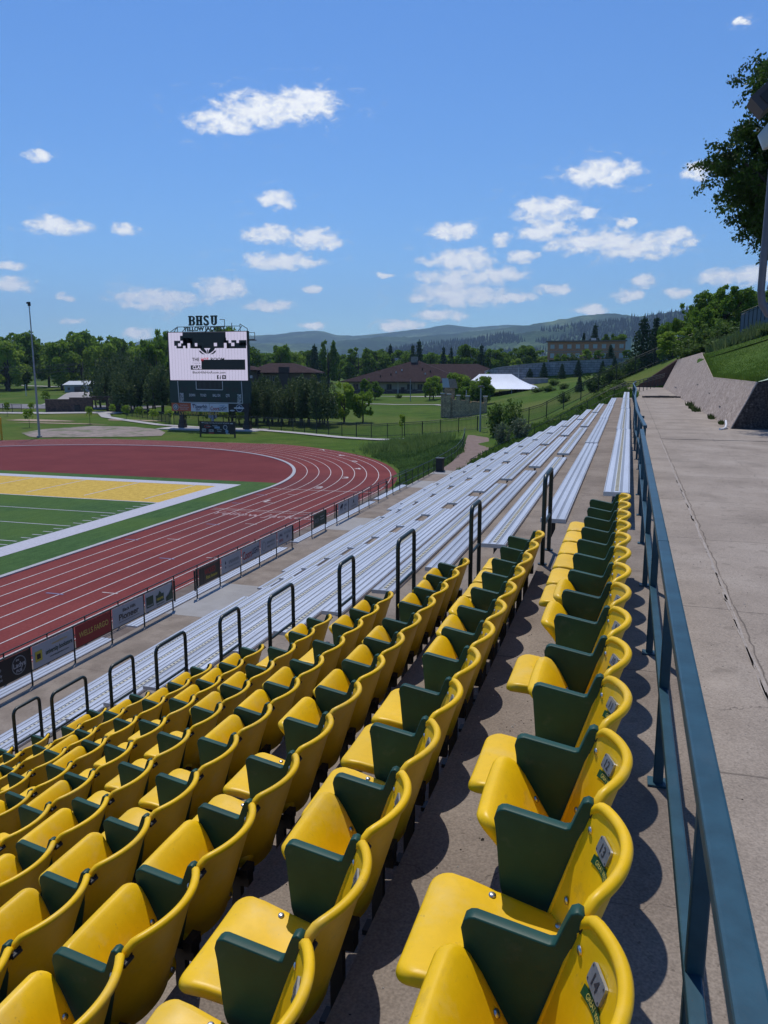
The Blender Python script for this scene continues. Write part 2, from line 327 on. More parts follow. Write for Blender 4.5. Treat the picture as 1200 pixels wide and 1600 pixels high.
# is a world point inside (or near) the photograph's frame?
_ya, _pi = R(17.142), R(10.389)
_F = Vector((-math.sin(_ya)*math.cos(_pi), math.cos(_ya)*math.cos(_pi), -math.sin(_pi))); _Rv = Vector((math.cos(_ya), math.sin(_ya), 0)); _U = _Rv.cross(_F)
def in_view(p, mx=.12, my=.12):
    d = Vector(p) - Vector((0, 0, CAMZ)); q = d.dot(_F)
    if q < .05: return False
    x = .5 + d.dot(_Rv) * F_PX / q / 1200; y = .5 - d.dot(_U) * F_PX / q / 1600
    return -mx < x < 1 + mx and -my < y < 1 + my

# ---------------------------------------------------------------- lie of the land: cross sections along Y
# cross sections: Y -> [(X,z),...]
SEC=[
 (57.2,[(-300,0),(-15.0,0),(-14.2,1.4),(-12.4,1.45),(-11.6,1.8),(-0.95,7.3),(-.4,7.5),(3.5,7.5),(3.9,8.3),(4.66,10.35),(4.9,10.43),(40,22),(300,60)]),
 (61.5,[(-300,0),(-16.4,0),(-15.5,.7),(-14.5,1.4),(-11.6,1.5),(-10.6,1.9),(-9.5,2.5),(-0.95,7.3),(-.4,7.5),(3.5,7.5),(3.9,8.3),(4.7,10.5),(4.9,10.6),(40,22),(300,60)]),
 (67,[(-300,0),(-17.2,0),(-16.2,.9),(-14.8,1.5),(-11.6,1.5),(-10.2,2.0),(-9.2,2.6),(-0.95,7.3),(-.4,7.5),(3.5,7.5),(3.9,8.3),(4.8,10.5),(4.9,10.6),(40,22),(300,60)]),
 (75,[(-300,0),(-19.2,0),(-17.3,.9),(-15.4,1.5),(-11.6,1.6),(-9,2.6),(-0.95,7.3),(-.4,7.5),(3.5,7.5),(3.9,8.3),(4.9,10.5),(40,22),(300,60)]),
 (80,[(-300,0),(-21.5,0),(-19,.9),(-17,1.5),(-12.5,1.6),(-9,2.6),(-0.95,7.3),(-.4,7.5),(3.5,7.5),(3.9,8.3),(4.9,10.5),(40,22),(300,60)]),
 (85,[(-300,0),(-24.0,0),(-20.5,.9),(-18,1.5),(-13.5,1.65),(-9,2.7),(-0.95,7.3),(-.4,7.5),(3.45,7.5),(3.9,8.3),(4.9,10.5),(40,22),(300,60)]),
 (91,[(-300,0),(-28,0),(-22,.9),(-19,1.5),(-14.5,1.7),(-9,2.7),(-0.95,7.3),(-.2,7.5),(3.45,7.5),(3.9,8.2),(4.9,10.5),(40,22),(300,60)]),
 (93,[(-300,0),(-29,0),(-23,.9),(-19,1.5),(-14.5,1.7),(-9,2.7),(-0.95,7.2),(.5,7.75),(2.2,8.8),(3.6,9.7),(4.9,10.7),(40,22),(300,60)]),
 (104,[(-300,.1),(-32,.25),(-25,.9),(-17,1.8),(-14.5,1.9),(-10.7,3.05),(-6.5,5.3),(-1.8,7.9),(3.4,10.25),(6.7,11.6),(40,22.4),(300,60)]),
 (125,[(-300,0.3),(-36,.6),(-28,1.0),(-20,2.0),(-12,3.4),(-4,6.6),(1,8.2),(6,10.6),(40,22),(300,60)]),
 (170,[(-300,.8),(-50,1.5),(-36,2.0),(-28,2.8),(-16,5.2),(-4,7.6),(2,9),(10,12),(40,21),(300,60)]),
 (213,[(-300,1.2),(-60,2.4),(-40,3.0),(-34,4.8),(-22,6.8),(0,8.6),(10,12),(40,20),(300,60)]),
 (216,[(-300,1.2),(-60,2.4),(-44,3.0),(-36,9.6),(-22,10.8),(0,11.8),(12,13.5),(40,20),(300,60)]),
 (300,[(-300,2),(-60,3.0),(-44,4),(-30,11),(0,12.5),(12,14),(40,20),(300,50)]),
 (420,[(-300,3),(-60,3.0),(-30,4),(0,6.5),(40,12),(300,40)]),
 (700,[(-300,2),(0,2),(100,6),(300,30)]),
]
def _pl(p,x):
    if x<=p[0][0]: return p[0][1]
    for (a,b),(c,d) in zip(p,p[1:]):
        if x<=c: return b+(d-b)*(x-a)/(c-a)
    return p[-1][1]
def T(x,y):
    if y<=SEC[0][0]: return _pl(SEC[0][1],x)
    for (ya,pa),(yb,pb) in zip(SEC,SEC[1:]):
        if y<=yb:
            t=(y-ya)/(yb-ya); return _pl(pa,x)*(1-t)+_pl(pb,x)*t
    return _pl(SEC[-1][1],x)

# ================================================================ THE SETTING
M_grass = ramp_mat('lawn_grass', [(.25, (.036, .074, .010)), (.5, (.055, .100, .013)), (.75, (.080, .130, .020))], .35, 8, .95, bump=(9, .5, .05), second=(.05, (.115, .130, .032), .46, .75), fine=(6, .3))
M_field = ramp_mat('turf_field', [(.3, (.034, .078, .024)), (.7, (.062, .122, .040))], 2.2, 8, .9, stretch=(1, .35, 1), second=(.12, (.07, .125, .026), .42, .7), fine=(14, .2))
M_yellow_turf = ramp_mat('turf_endzone', [(.3, (.42, .28, .055)), (.7, (.58, .40, .09))], 2.2, 8, .9, fine=(12, .16))
M_track = ramp_mat('track_rubber', [(.25, (.135, .028, .028)), (.75, (.205, .050, .045))], .25, 10, .82, second=(.06, (.120, .036, .038), .48, .72), fine=(9, .12))
M_track2 = ramp_mat('track_rubber_apron', [(.25, (.110, .022, .024)), (.75, (.165, .036, .036))], .2, 10, .82, fine=(9, .10))
M_white = mat('field_paint', (.42, .42, .47), .8, spec=.1, noise=[(8, .12, 3)])
M_lane = mat('lane_paint', (.50, .45, .44), .8, spec=.1, noise=[(5, .2, 3)])
M_curb = mat('curb_grey', (.33, .33, .35), .7, noise=[(3, .1, 3)])

mb = MB()
# patch A: everything level at field height
mb.poly([(-9000, -3000, 0), (-14.6, -3000, 0), (-14.6, 57.2, 0), (-300, 57.2, 0), (-9000, 57.2, 0)])
# patch B: rising ground beyond the stand
xs = [-300, -260, -220, -180, -150, -120, -100, -85, -70, -60, -52, -46, -40, -36, -32, -28, -26, -24, -22, -20.5, -19, -18, -17, -16, -15.2, -14.7, -14.2, -13.4, -12.4, -11.6, -10.6, -9.5, -8, -6.5, -5, -3.5, -2.2, -.95, -.4, .5, 1, 2, 2.7, 3.5, 3.9, 4.66, 4.9, 6, 8, 10, 12, 16, 22, 30, 40, 60, 100, 160, 300]
ys = [57.2, 59.3, 61.5, 64, 67, 71, 75, 80, 85, 88, 91, 93, 96, 100, 104, 108, 114, 120, 125, 132, 140, 150, 160, 170, 182, 196, 205, 213, 214.5, 216, 230, 260, 300, 350, 420, 550, 700]
def gz(x, y):
    z = T(x, y)
    if y > 62 and z > .2: z += mnoise.noise(Vector((x*.15, y*.15, 0))) * min(.07, (y-62)*.01)
    return z
vs = [(x, y, gz(x, y)) for x in xs for y in ys]; ny = len(ys)
mb.add(vs, [(i*ny+j, (i+1)*ny+j, (i+1)*ny+j+1, i*ny+j+1) for i in range(len(xs)-1) for j in range(ny-1)], 0, True)
# patch C: the grass bank above the splayed wall
def wtop(y):
    P = [(29.7, 4.18, 9.28), (45.6, 4.18, 9.28), (62.7, 4.89, 10.85), (91, 4.85, 10.65)]
    if y <= P[0][0]: return P[0][1:]
    for a, b in zip(P, P[1:]):
        if y <= b[0]:
            t = (y-a[0])/(b[0]-a[0]); return a[1]+(b[1]-a[1])*t, a[2]+(b[2]-a[2])*t
    return P[-1][1:]
def bankz(x, y):
    X, Z = wtop(y); return Z - .03 + .33*(x-X) + mnoise.noise(Vector((x*.2, y*.2, 3)))*.12*min(1, (x-X))
ysC = [30.4, 33, 36, 39, 42, 45.6, 48, 51, 54, 57.2]
for i in range(9):
    for j in range(len(ysC)-1):
        q = []
        for (a, b) in ((i, j), (i+1, j), (i+1, j+1), (i, j+1)):
            y = ysC[b]; X = wtop(y)[0]-.02; x = X + [0, .6, 1.6, 3, 5, 8, 12, 20, 40, 120][a]; q.append((x, y, bankz(x, y)))
        mb.poly(q)
mb.poly([(12, -60, 7.6), (600, -60, 7.6), (600, 30.4, 60), (124, 30.4, 48), (12, 30.4, 11.8)])
# valley floor out to the hills
mb.poly([(-9000, 57.2, 0), (-300, 57.2, 0), (-300, 700, 2), (-9000, 700, 2)])
mb.poly([(-9000, 700, 2), (-300, 700, 2), (0, 700, 2), (100, 700, 6), (300, 700, 30), (4000, 700, 60), (4000, 9500, 20), (-9000, 9500, 2)])
mb.poly([(300, 57.2, 60), (4000, 57.2, 60), (4000, 700, 60), (300, 700, 30)])
tag(mb.obj('ground', M_grass), 'mown grass lawns and banks round the stadium', None, None, 'structure')

# ---- running track, infield and football turf (flat sheets one above the other)
CX, CY = -57.0, 57.5                      # centre of the bend; the pitch centre line is x = -57
def ring_arc(r, a0=0, a1=180, n=72): return [(CX + r*math.cos(R(a0+(a1-a0)*i/n)), CY + r*math.sin(R(a0+(a1-a0)*i/n))) for i in range(n+1)]
def ushape(r, y0=-60, n=72): return [(CX+r, y0)] + ring_arc(r, 0, 180, n) + [(CX-r, y0)]
def sheet(name, pts, z, m, label):
    return tag(MB().poly([(x, y, z) for x, y in pts]).obj(name, m), label, None, None, 'structure')
sheet('running_track', ushape(38.75), .010, M_track, 'dull red rubber running track with white lane lines')
sheet('apron', [(x, y) for x, y in ring_arc(29.1, 5, 175)] , .018, M_track2, 'dark red rubber apron inside the bend of the track')
sheet('turf', [(CX+29.1, -60), (CX+29.1, CY), (CX+28.9, 61.2), (CX-28.9, 61.2), (CX-29.1, -60)], .026, M_field, 'green artificial turf football field')
sheet('end_zone', [(CX+24.4, 49.4), (CX+24.4, 58.0), (CX-24.4, 58.0), (CX-24.4, 49.4)], .032, M_yellow_turf, 'yellow turf end zone')
mk = MB()
def ribbon(b, pts, w, z, mi=0, closed=False):
    k = len(pts); L = []; Rr = []
    for i in range(k):
        a = Vector(pts[max(i-1, 0)]); c = Vector(pts[min(i+1, k-1)]); d = (c-a).normalized(); n = Vector((-d.y, d.x)); p = Vector(pts[i])
        L.append(p + n*w/2); Rr.append(p - n*w/2)
    vs = [(p.x, p.y, z) for p in L] + [(p.x, p.y, z) for p in Rr]
    b.add(vs, [(i, k+i, k+i+1, i+1) for i in range(k-1)], mi)
for i in range(1, 9): ribbon(mk, ushape(29.2 + 1.12*i, 4), .065, .022, 1)
W = 1.65
xi, xo = CX+24.4, CX+24.4+W; yi, yo = 58.0, 58.0+1.35
mk.poly([(xi, -60, .038), (xo, -60, .038), (xo, yo, .038), (xi, yi, .038)]); mk.poly([(CX-xi+CX, yi, .038), (xi, yi, .038), (xo, yo, .038), (2*CX-xo, yo, .038)])
ribbon(mk, [(xi, 49.35), (2*CX-xi, 49.35)], .18, .038)
for k in range(1, 12): ribbon(mk, [(xi-.3, 49.35-4.572*k), (2*CX-xi, 49.35-4.572*k)], .11, .037)
for k in range(0, 55):
    if k % 5: ribbon(mk, [(xi-.12, 49.35-.9144*k), (xi-.82, 49.35-.9144*k)], .10, .037)
for k in range(0, 9): ribbon(mk, [(xi-1.9-5.45*k, 50.6), (xi-1.9-5.45*k, 57.9)], .14, .037)
for st, u in (('0', 0), ('1', -1.4)):
    mk.text(st, lambda a, b, u=u: (xi-8.4+u+a, 39.5+b, .039), 1.9, 0, bold=.03)
ribbon(mk, [(CX+29.4, 58.2), (CX+38.0, 58.6)], .09, .023, 1)
ribbon(mk, [(CX+29.4, 48.6), (CX+38.0, 49.0)], .07, .023, 1); ribbon(mk, [(CX+29.4, 48.2), (CX+38.0, 48.35)], .05, .023, 1)
mk.text('Yellow Jackets', lambda a, b: (CX+30.2+a, 46.6+b, .024), 1.0, 3, w=7.6, bold=.01)
for i, (x, y) in enumerate([(-25.4, 52.0), (-24.4, 59.4), (-24.2, 65.6), (-25.2, 71.9), (-27.4, 77.7), (-30.7, 82.8), (-34.7, 87.7)]):
    an = math.atan2(y-CY, x-CX) if y > CY else 0; cu, su = math.cos(an), math.sin(an)
    mk.text(str(i+1), lambda a, b, x=x, y=y, cu=cu, su=su: (x+a*cu+b*su*-1, y+a*su+b*cu, .024), 1.0, 1, bold=.02)
for y in (12, 19, 27.5, 34.6, 38, 43.4, 51, 55):
    x = CX + 29.6 + 1.12*((int(y*7)) % 7); ribbon(mk, [(x, y), (x+.9, y)], .12, .023, 2); ribbon(mk, [(x+2.3, y+.8), (x+3.1, y+.8)], .07, .023, 1)
tag(mk.obj('track_markings', [M_white, M_lane, mat('blue_mark', (.13, .12, .22), .8), mat('worn_lane_paint', (.33, .22, .22), .8, spec=.1, noise=[(1.5, .4, 4)])]), 'white lane lines, yard lines and borders painted on the field', None, None, 'structure')
cb = MB(); rr = [(CX+29.1, -60)] + ring_arc(29.1, 0, 180) + [(CX-29.1, -60)]
k = len(rr); o1 = [(CX+29.1+.13, -60)] + ring_arc(29.23) + [(CX-29.23, -60)]; o2 = [(CX+28.93, -60)] + ring_arc(28.93) + [(CX-28.93, -60)]
vs = [(x, y, .01) for x, y in o1] + [(x, y, .07) for x, y in o1] + [(x, y, .07) for x, y in o2] + [(x, y, .01) for x, y in o2]
cb.add(vs, [(a*k+i, a*k+i+1, (a+1)*k+i+1, (a+1)*k+i) for a in range(3) for i in range(k-1)])
tag(cb.obj('track_kerb', M_curb), 'pale grey kerb round the inside of the track', None, None, 'structure')

# ---- concrete tiers
P_T, P_R = .813, .406
def tx(k): return -.83 - P_T*(k-1)        # x of the nosing of tier k
def tz(k): return 7.67 - P_R*(k-1)        # level of tier k
YE = 57.4
def conc(name, c1, c2, c3, joints, sc=1.2):
    m = ramp_mat(name, [(.28, c1), (.5, c2), (.74, c3)], sc, 9, .9, bump=(60, .35, .004), second=(.55, tuple(v*.72 for v in c2), .56, .82), fine=(90, .22))
    t = m.node_tree; b = t.nodes['Principled BSDF']; src = b.inputs['Base Color'].links[0].from_socket
    g = t.nodes.new('ShaderNodeNewGeometry'); s = t.nodes.new('ShaderNodeSeparateXYZ')
    for (sc_, lo, hi, am, cc_, stv) in ((7, .60, .70, .45, .55, (1, 1, 1)), (1.7, .55, .75, .45, .60, (1, .45, 1)), (30, .66, .70, .55, .35, (1, 1, 1)), (2.6, .62, .72, .35, 1.35, (1, .7, 1))):
        n = t.nodes.new('ShaderNodeTexNoise'); n.inputs['Scale'].default_value = sc_; n.inputs['Detail'].default_value = 5
        mq = t.nodes.new('ShaderNodeMapping'); mq.inputs['Scale'].default_value = stv; mq.inputs['Location'].default_value = (sc_, 2*sc_, 0); t.links.new(g.outputs['Position'], mq.inputs[0]); t.links.new(mq.outputs[0], n.inputs['Vector'])
        mr = t.nodes.new('ShaderNodeMapRange'); mr.inputs[1].default_value = lo; mr.inputs[2].default_value = hi; mr.inputs[4].default_value = am; t.links.new(n.outputs['Fac'], mr.inputs[0])
        mx = t.nodes.new('ShaderNodeMix'); mx.data_type = 'RGBA'; t.links.new(mr.outputs[0], mx.inputs[0]); t.links.new(src, mx.inputs[6]); mx.inputs[7].default_value = tuple(v*cc_ for v in c2)+(1,); src = mx.outputs[2]; t.links.new(g.outputs['Position'], s.inputs[0])
    def mm(op, a, b_=None, c=None, cl=False):
        n = t.nodes.new('ShaderNodeMath'); n.operation = op; n.use_clamp = cl
        for i, v in enumerate((a, b_, c)):
            if v is None: continue
            if isinstance(v, (int, float)): n.inputs[i].default_value = v
            else: t.links.new(v, n.inputs[i])
        return n.outputs[0]
    nz = t.nodes.new('ShaderNodeTexNoise'); nz.inputs['Scale'].default_value = 2.5; nz.inputs['Detail'].default_value = 6; t.links.new(g.outputs['Position'], nz.inputs['Vector'])
    wob = mm('MULTIPLY', mm('SUBTRACT', nz.outputs['Fac'], .5), .10)
    tot = None
    for (ax, per, off, w, dark, wb) in joints:
        v = mm('ADD', s.outputs[ax], mm('MULTIPLY', wob, wb))
        if per: dd = mm('ABSOLUTE', mm('SUBTRACT', mm('FRACT', mm('DIVIDE', mm('SUBTRACT', v, off), per)), .5)); dd = mm('MULTIPLY', mm('SUBTRACT', .5, dd), per)
        else: dd = mm('ABSOLUTE', mm('SUBTRACT', v, off))
        k_ = mm('MULTIPLY', mm('SUBTRACT', 1.0, mm('DIVIDE', dd, w), cl=True), dark)
        tot = k_ if tot is None else mm('MAXIMUM', tot, k_)
    mx = t.nodes.new('ShaderNodeMix'); mx.data_type = 'RGBA'; t.links.new(tot, mx.inputs[0]); t.links.new(src, mx.inputs[6]); mx.inputs[7].default_value = (.05, .042, .038, 1); t.links.new(mx.outputs[2], b.inputs['Base Color'])
    return m
M_conc = conc('tier_concrete', (.172, .140, .116), (.235, .196, .162), (.290, .246, .205), [(1, 3.9, 1.6, .010, .75, .4), (1, 0, 2.9, .005, .6, 6.0), (1, 0, 6.6, .005, .6, 8.0)])
M_conc2 = conc('concourse_concrete', (.240, .203, .170), (.310, .264, .222), (.365, .316, .270), [(0, 0, 1.0, .011, .75, 1.0), (1, 3.05, 1.1, .014, .65, .8), (0, 0, 2.45, .007, .5, 3.0), (1, 0, 5.05, .006, .6, 7.0), (1, 0, 3.4, .005, .5, 9.0)], .8)
M_conc_light = ramp_mat('new_concrete', [(.3, (.27, .26, .25)), (.7, (.33, .32, .31))], 1.5, 7, .9, fine=(60, .1))
st = MB(); Y0 = -14
prof = [(tx(1), tz(1))]
st.poly([(tx(1), Y0, tz(1)), (.42, Y0, tz(1)), (.42, YE, tz(1)), (tx(1), YE, tz(1))])
for k in range(1, 16):
    x = tx(k); z = tz(k); xn = tx(k+1) if k < 15 else -14.62
    st.poly([(x, Y0, z), (x, YE, z), (x, YE, z-P_R), (x, Y0, z-P_R)])
    st.poly([(xn, Y0, z-P_R), (x, Y0, z-P_R), (x, YE if k < 15 else 62, z-P_R), (xn, YE if k < 15 else 62, z-P_R)])
# end face of the tiers
for k in range(1, 16):
    xn = tx(k+1) if k < 15 else -12.9
    st.poly([(tx(k), YE, tz(k)-P_R), (xn, YE, tz(k)-P_R), (xn, YE, -.3), (tx(k), YE, -.3)])
st.poly([(.42, YE, 7.67), (tx(1), YE, 7.67), (tx(1), YE, -.3), (.42, YE, -.3)])
zw = tz(16)
st.poly([(-14.62, Y0, zw), (-14.62, 62, zw), (-14.62, 62, -.2), (-14.62, Y0, -.2)])
st.poly([(-14.62, 62, zw), (tx(15), 62, zw), (tx(15), 62, 0), (-14.62, 62, 0)])
tag(st.obj('concrete_tiers', M_conc), 'stepped concrete tiers and the walkway in front of them', None, None, 'structure')
cc = MB()
cc.poly([(.42, Y0, 7.672), (.985, Y0, 7.672), (.985, 24.9, 7.672), (16, 24.9, 7.672), (16, 29.75, 7.672), (3.45, 29.75, 7.672), (3.45, 91.3, 7.672), (.42, 91.3, 7.672)])
lowz = 7.660                                  # the outer slabs have settled a little
cc.poly([(.985, Y0, lowz), (16, Y0, lowz), (16, 24.9, lowz), (.985, 24.9, lowz)])
cc.poly([(.985, Y0, 7.672), (.985, 24.9, 7.672), (.985, 24.9, lowz), (.985, Y0, lowz)]); cc.poly([(.985, 24.9, 7.672), (16, 24.9, 7.672), (16, 24.9, lowz), (.985, 24.9, lowz)])
cc.poly([(-.95, YE, 7.668), (.42, YE, 7.668), (.42, 91.3, 7.668), (-.2, 91.3, 7.668)])
tag(cc.obj('concourse', M_conc2), 'worn tan concrete concourse with a crack running along it', None, None, 'structure')
lw = MB(); lw.poly([(-18.7, -30, .02), (-14.62, -30, .02), (-14.62, 61, .02), (-18.7, 61, .02)])
tag(lw.obj('lower_path', ramp_mat('lower_concrete', [(.3, (.11, .085, .075)), (.7, (.19, .16, .14))], 1.3, 8, .9, fine=(40, .15))), 'low concrete strip beside the track', None, None, 'structure')
lp = MB()
for ya, yb in ((22.2, 26.2), (37.0, 40.5), (52.2, 55.6)): lp.poly([(-14.6, ya, zw+.004), (tx(15)-.02, ya, zw+.004), (tx(15)-.02, yb, zw+.004), (-14.6, yb, zw+.004)])
lp.poly([(-14.6, 59.5, zw+.004), (-11.8, 59.5, zw+.004), (-11.8, 62, zw+.004), (-14.6, 62, zw+.004)])
tag(lp.obj('pavement_patch', M_conc_light), 'paler newer concrete slabs in the walkway', None, None, 'structure')
# patches and debris of repair mortar along the concourse crack
pm = MB(); rnd = random.Random(3)
k = 90; cv = [(.962 + .03*mnoise.noise(Vector((i*.35, 2, 0))) + .012*mnoise.noise(Vector((i*1.7, 5, 0))), 2.5+i*.245, .006+.014*max(0, .5+mnoise.noise(Vector((i*.5, 9, 0))))) for i in range(k)]
pm.add([(x-w, y, 7.6745) for x, y, w in cv] + [(x+w*.6, y, 7.6745) for x, y, w in cv], [(i, k+i, k+i+1, i+1) for i in range(k-1)])
for i in range(60):
    y = 4.0 + rnd.random()**1.3*13; w = .012+.035*rnd.random()*rnd.random(); l = .08+.30*rnd.random(); x = .955-.02*rnd.random()
    pm.poly([(x+w*.5*math.cos(a)*rnd.uniform(.6, 1.1), y+l*math.sin(a)*rnd.uniform(.6, 1.1), 7.676) for a in [j*PI/4 for j in range(8)]])
for y in ():
    pm.poly([(1.02, y, 7.677), (1.75, y-.01, 7.677), (1.75, y+.03, 7.677), (1.02, y+.04, 7.677)])
tag(pm.obj('mortar_patch', mat('mortar', (.325, .282, .245), .95, noise=[(20, .2, 4)])), 'pale mortar repairs along the crack in the concourse', None, None, 'structure')

# ---- winding paver path beyond the walkway
def path_mesh(name, pts, m, label, th=.12):
    b = MB(); k = len(pts); vs = []
    for (x, y, w, z) in pts: vs += [(x-w/2, y, z), (x+w/2, y, z)]
    b.add(vs, [(2*i, 2*i+1, 2*i+3, 2*i+2) for i in range(k-1)])
    for s_ in (0, 1): b.add([v for i in range(k) for v in (vs[2*i+s_], (vs[2*i+s_][0], vs[2*i+s_][1], vs[2*i+s_][2]-.5))], [(2*i, 2*i+1, 2*i+3, 2*i+2) for i in range(k-1)])
    return tag(b.obj(name, m), label, None, None, 'structure')
M_paver = ramp_mat('paver', [(.3, (.17, .125, .105)), (.7, (.24, .18, .155))], 1.2, 8, .9, fine=(20, .15))
path_mesh('path', [(-13.0, 61.9, 2.7, 1.585), (-13.3, 68, 2.7, 1.58), (-14.2, 76, 2.7, 1.58), (-15.4, 84, 2.7, 1.62), (-16.6, 91, 2.6, 1.66), (-17.6, 96, 2.3, 1.6)], M_paver, 'tan paved path leading away from the walkway')
def ground_strip(name, pts, m, label, up=.12):
    """pts = (x, y, half-width along the facing normal)"""
    b = MB(); k = len(pts); vs = []
    dense = []
    for (a, c) in zip(pts, pts[1:]):
        for t in range(6): dense.append(tuple(a[i]+(c[i]-a[i])*t/6 for i in range(3)))
    dense.append(pts[-1]); k = len(dense)
    for i, (x, y, w) in enumerate(dense):
        a = dense[max(i-1, 0)]; c = dense[min(i+1, k-1)]; d = Vector((c[0]-a[0], c[1]-a[1])).normalized(); n = Vector((-d.y, d.x))*w
        for s_ in (-1, 1):
            px, py = x+n.x*s_, y+n.y*s_; vs.append((px, py, T(px, py)+up))
    b.add(vs, [(2*i, 2*i+1, 2*i+3, 2*i+2) for i in range(k-1)])
    return tag(b.obj(name, m), label, None, None, 'structure')
M_walk = mat('pale_concrete', (.36, .34, .33), .9, noise=[(.8, .12, 5)])
M_asph = mat('asphalt', (.16, .15, .155), .9, noise=[(.4, .12, 6)])
ground_strip('footpath', [(-103, 138, 1.2), (-94, 127, .9), (-83, 119.5, .8), (-74, 114, .8), (-65, 111.5, .8), (-56, 110.5, .8), (-47, 107, .8), (-38, 102.5, .8), (-28.2, 99.8, .8)], M_walk, 'pale concrete footpath curving past the scoreboard')
ground_strip('entrance_apron', [(-125, 131.5, 1.8), (-112, 133.5, 2.4), (-104, 137, 2.4), (-97, 136, 2)], M_walk, 'pale concrete apron in front of the brick entrance')
ground_strip('parking_lot', [(-190, 150, 7), (-150, 152, 7), (-128, 150, 6), (-100, 152, 6)], M_asph, 'grey asphalt parking lot behind the entrance')
ground_strip('road', [(-127, 152, 4), (-140, 175, 4), (-165, 212, 5), (-192, 262, 7), (-240, 340, 9)], mat('road_pale', (.29, .265, .25), .9, noise=[(.3, .1, 5)]), 'pale road running away between the trees')
ground_strip('park_path', [(-260, 290, 2.2), (-200, 262, 2), (-160, 205, 1.6), (-142, 188, 1.5)], M_walk, 'thin pale path across the park on the left')
ground_strip('lawn_path', [(-70, 176, .6), (-52, 172, .6), (-40, 168, .6), (-34, 160, .6)], M_walk, 'thin pale path crossing the campus lawn')
ground_strip('lawn_path', [(-78, 205, .5), (-60, 203, .5), (-50, 200, 1.4), (-44, 200, 1.6), (-36, 196, .8)], M_walk, 'pale path in front of the brown roofed building')
ground_strip('plaza', [(-47, 228, 5), (-32, 214, 5), (-24, 196, 2)], mat('plaza_tan', (.34, .27, .22), .9, noise=[(.6, .15, 4)]), 'tan paved plaza under the white tent')
gv = MB(); pts = [(-82, 93.0), (-80, 92.2), (-68, 96.0), (-63.8, 98.5), (-66, 103), (-70, 107.2), (-76, 110), (-84, 110.2), (-88, 103), (-87, 97)]
gv.poly([(x, y, T(x, y)+.06) for x, y in pts])
tag(gv.obj('gravel_patch', mat('gravel', (.23, .185, .155), .95, noise=[(.6, .25, 6), (4, .2, 3)], marks=[(.25, .52, .60, .7, (.07, .10, .02), (1, 1, 1))])), 'pale gravel area between track and entrance', None, None, 'structure')
ds = MB()
for cx, cy, w, h, s in ((-84.5, 121.5, 6, 1.4, 1), (-101.5, 117.5, 7, 1.8, 2), (-93, 113, 9, .7, 3)):
    ds.poly([(cx+w*math.cos(a)*(1+.2*math.sin(3*a+s)), cy+h*math.sin(a)*(1+.2*math.cos(2*a+s)), T(cx+w*math.cos(a), cy+h*math.sin(a))+.07) for a in [j*PI/8 for j in range(16)]])
tag(ds.obj('bare_soil', mat('soil', (.30, .22, .15), .95, noise=[(1, .25, 4)])), 'bare tan soil patches in the grass', None, None, 'structure')
pd = MB(); pd.prism([(-70.5, 107.2), (-53.2, 107.2), (-53.2, 112.2), (-70.5, 112.2)], .1, .42); 
tag(pd.obj('scoreboard_pad', M_walk), 'pale concrete pad under the scoreboard', None, None, 'structure')

# ---- hills: three wooded ridges, each a solid fold of ground
def ridge(name, skyl, D, back, m, label, seed, rough, ztree):
    rnd = random.Random(seed); b = MB(); n = 260; nr = 26
    a0, a1 = skyl[0][0], skyl[-1][0]
    def prof_(a):
        for p, q in zip(skyl, skyl[1:]):
            if a <= q[0]:
                t = (a-p[0])/(q[0]-p[0]); t = t*t*(3-2*t)*.6+t*.4; return p[1]+(q[1]-p[1])*t
        return skyl[-1][1]
    for i in range(n+1):
        a = a0+(a1-a0)*i/n; top = math.tan(R(prof_(a)))*D + CAMZ
        for j in range(nr+1):
            s_ = j/nr*1.6                                     # 0 foot .. 1 crest .. 1.6 behind
            dist = D*(.62+.38*s_) if s_ < 1 else D + (s_-1)*back
            f = (s_**1.25) if s_ < 1 else 1-(s_-1)**1.3*.9
            h = (top)*f
            x, y = math.sin(R(a))*dist, math.cos(R(a))*dist
            v = mnoise.fractal(Vector((x/900., y/900., seed)), 1.0, 2.0, 5)*rough*D/3000*(1-abs(2*min(s_, 1)-1)*.0)*(min(1, 3*abs(1-s_))*.9+.1)*min(1, s_*3)
            h += v + (mnoise.noise(Vector((x/14., y/14., 1)))*ztree if s_ > .5 else 0)
            b.v.append((x, y, h))
    for i in range(n):
        for j in range(nr):
            b.f.append((i*(nr+1)+j, (i+1)*(nr+1)+j, (i+1)*(nr+1)+j+1, i*(nr+1)+j+1)); b.m.append(0); b.sm.append(True)
    tag(b.obj(name, m), label, None, None, 'structure')
SKA = [(-60, .9), (-44.93, 1.05), (-42.73, 1.16), (-39.68, 1.23), (-36.89, 1.42), (-34.83, 1.61), (-33.35, 2.01), (-32.19, 2.32), (-30.57, 2.3), (-28.84, 2.14), (-26.86, 2.24), (-25.07, 2.34), (-23.05, 2.58), (-21.69, 2.63), (-20.34, 2.32), (-18.97, 2.28), (-17.15, 2.46), (-14.88, 2.73), (-12.61, 3.07), (-10.81, 2.85), (-9.47, 2.97), (-8.13, 3.0), (-6.8, 2.91), (-5.92, 2.81), (-3.75, 2.62), (0.49, 2.36), (4.56, 1.89), (16, 1.78)]
SKB = [(-46, .5), (-36, .75), (-33, 1.0), (-30, 1.3), (-27.09, 1.72), (-24.41, 1.72), (-21.25, 1.75), (-19.88, 2.0), (-17.15, 2.25), (-15.33, 2.2), (-12.61, 2.4), (-9.91, 2.65), (-7.25, 2.95), (-5.5, 3.2), (-4.64, 3.4), (-2.93, 3.64), (-1.25, 3.73), (0.01, 3.5), (1.26, 3.19), (2.9, 2.95), (16, 2.94)]
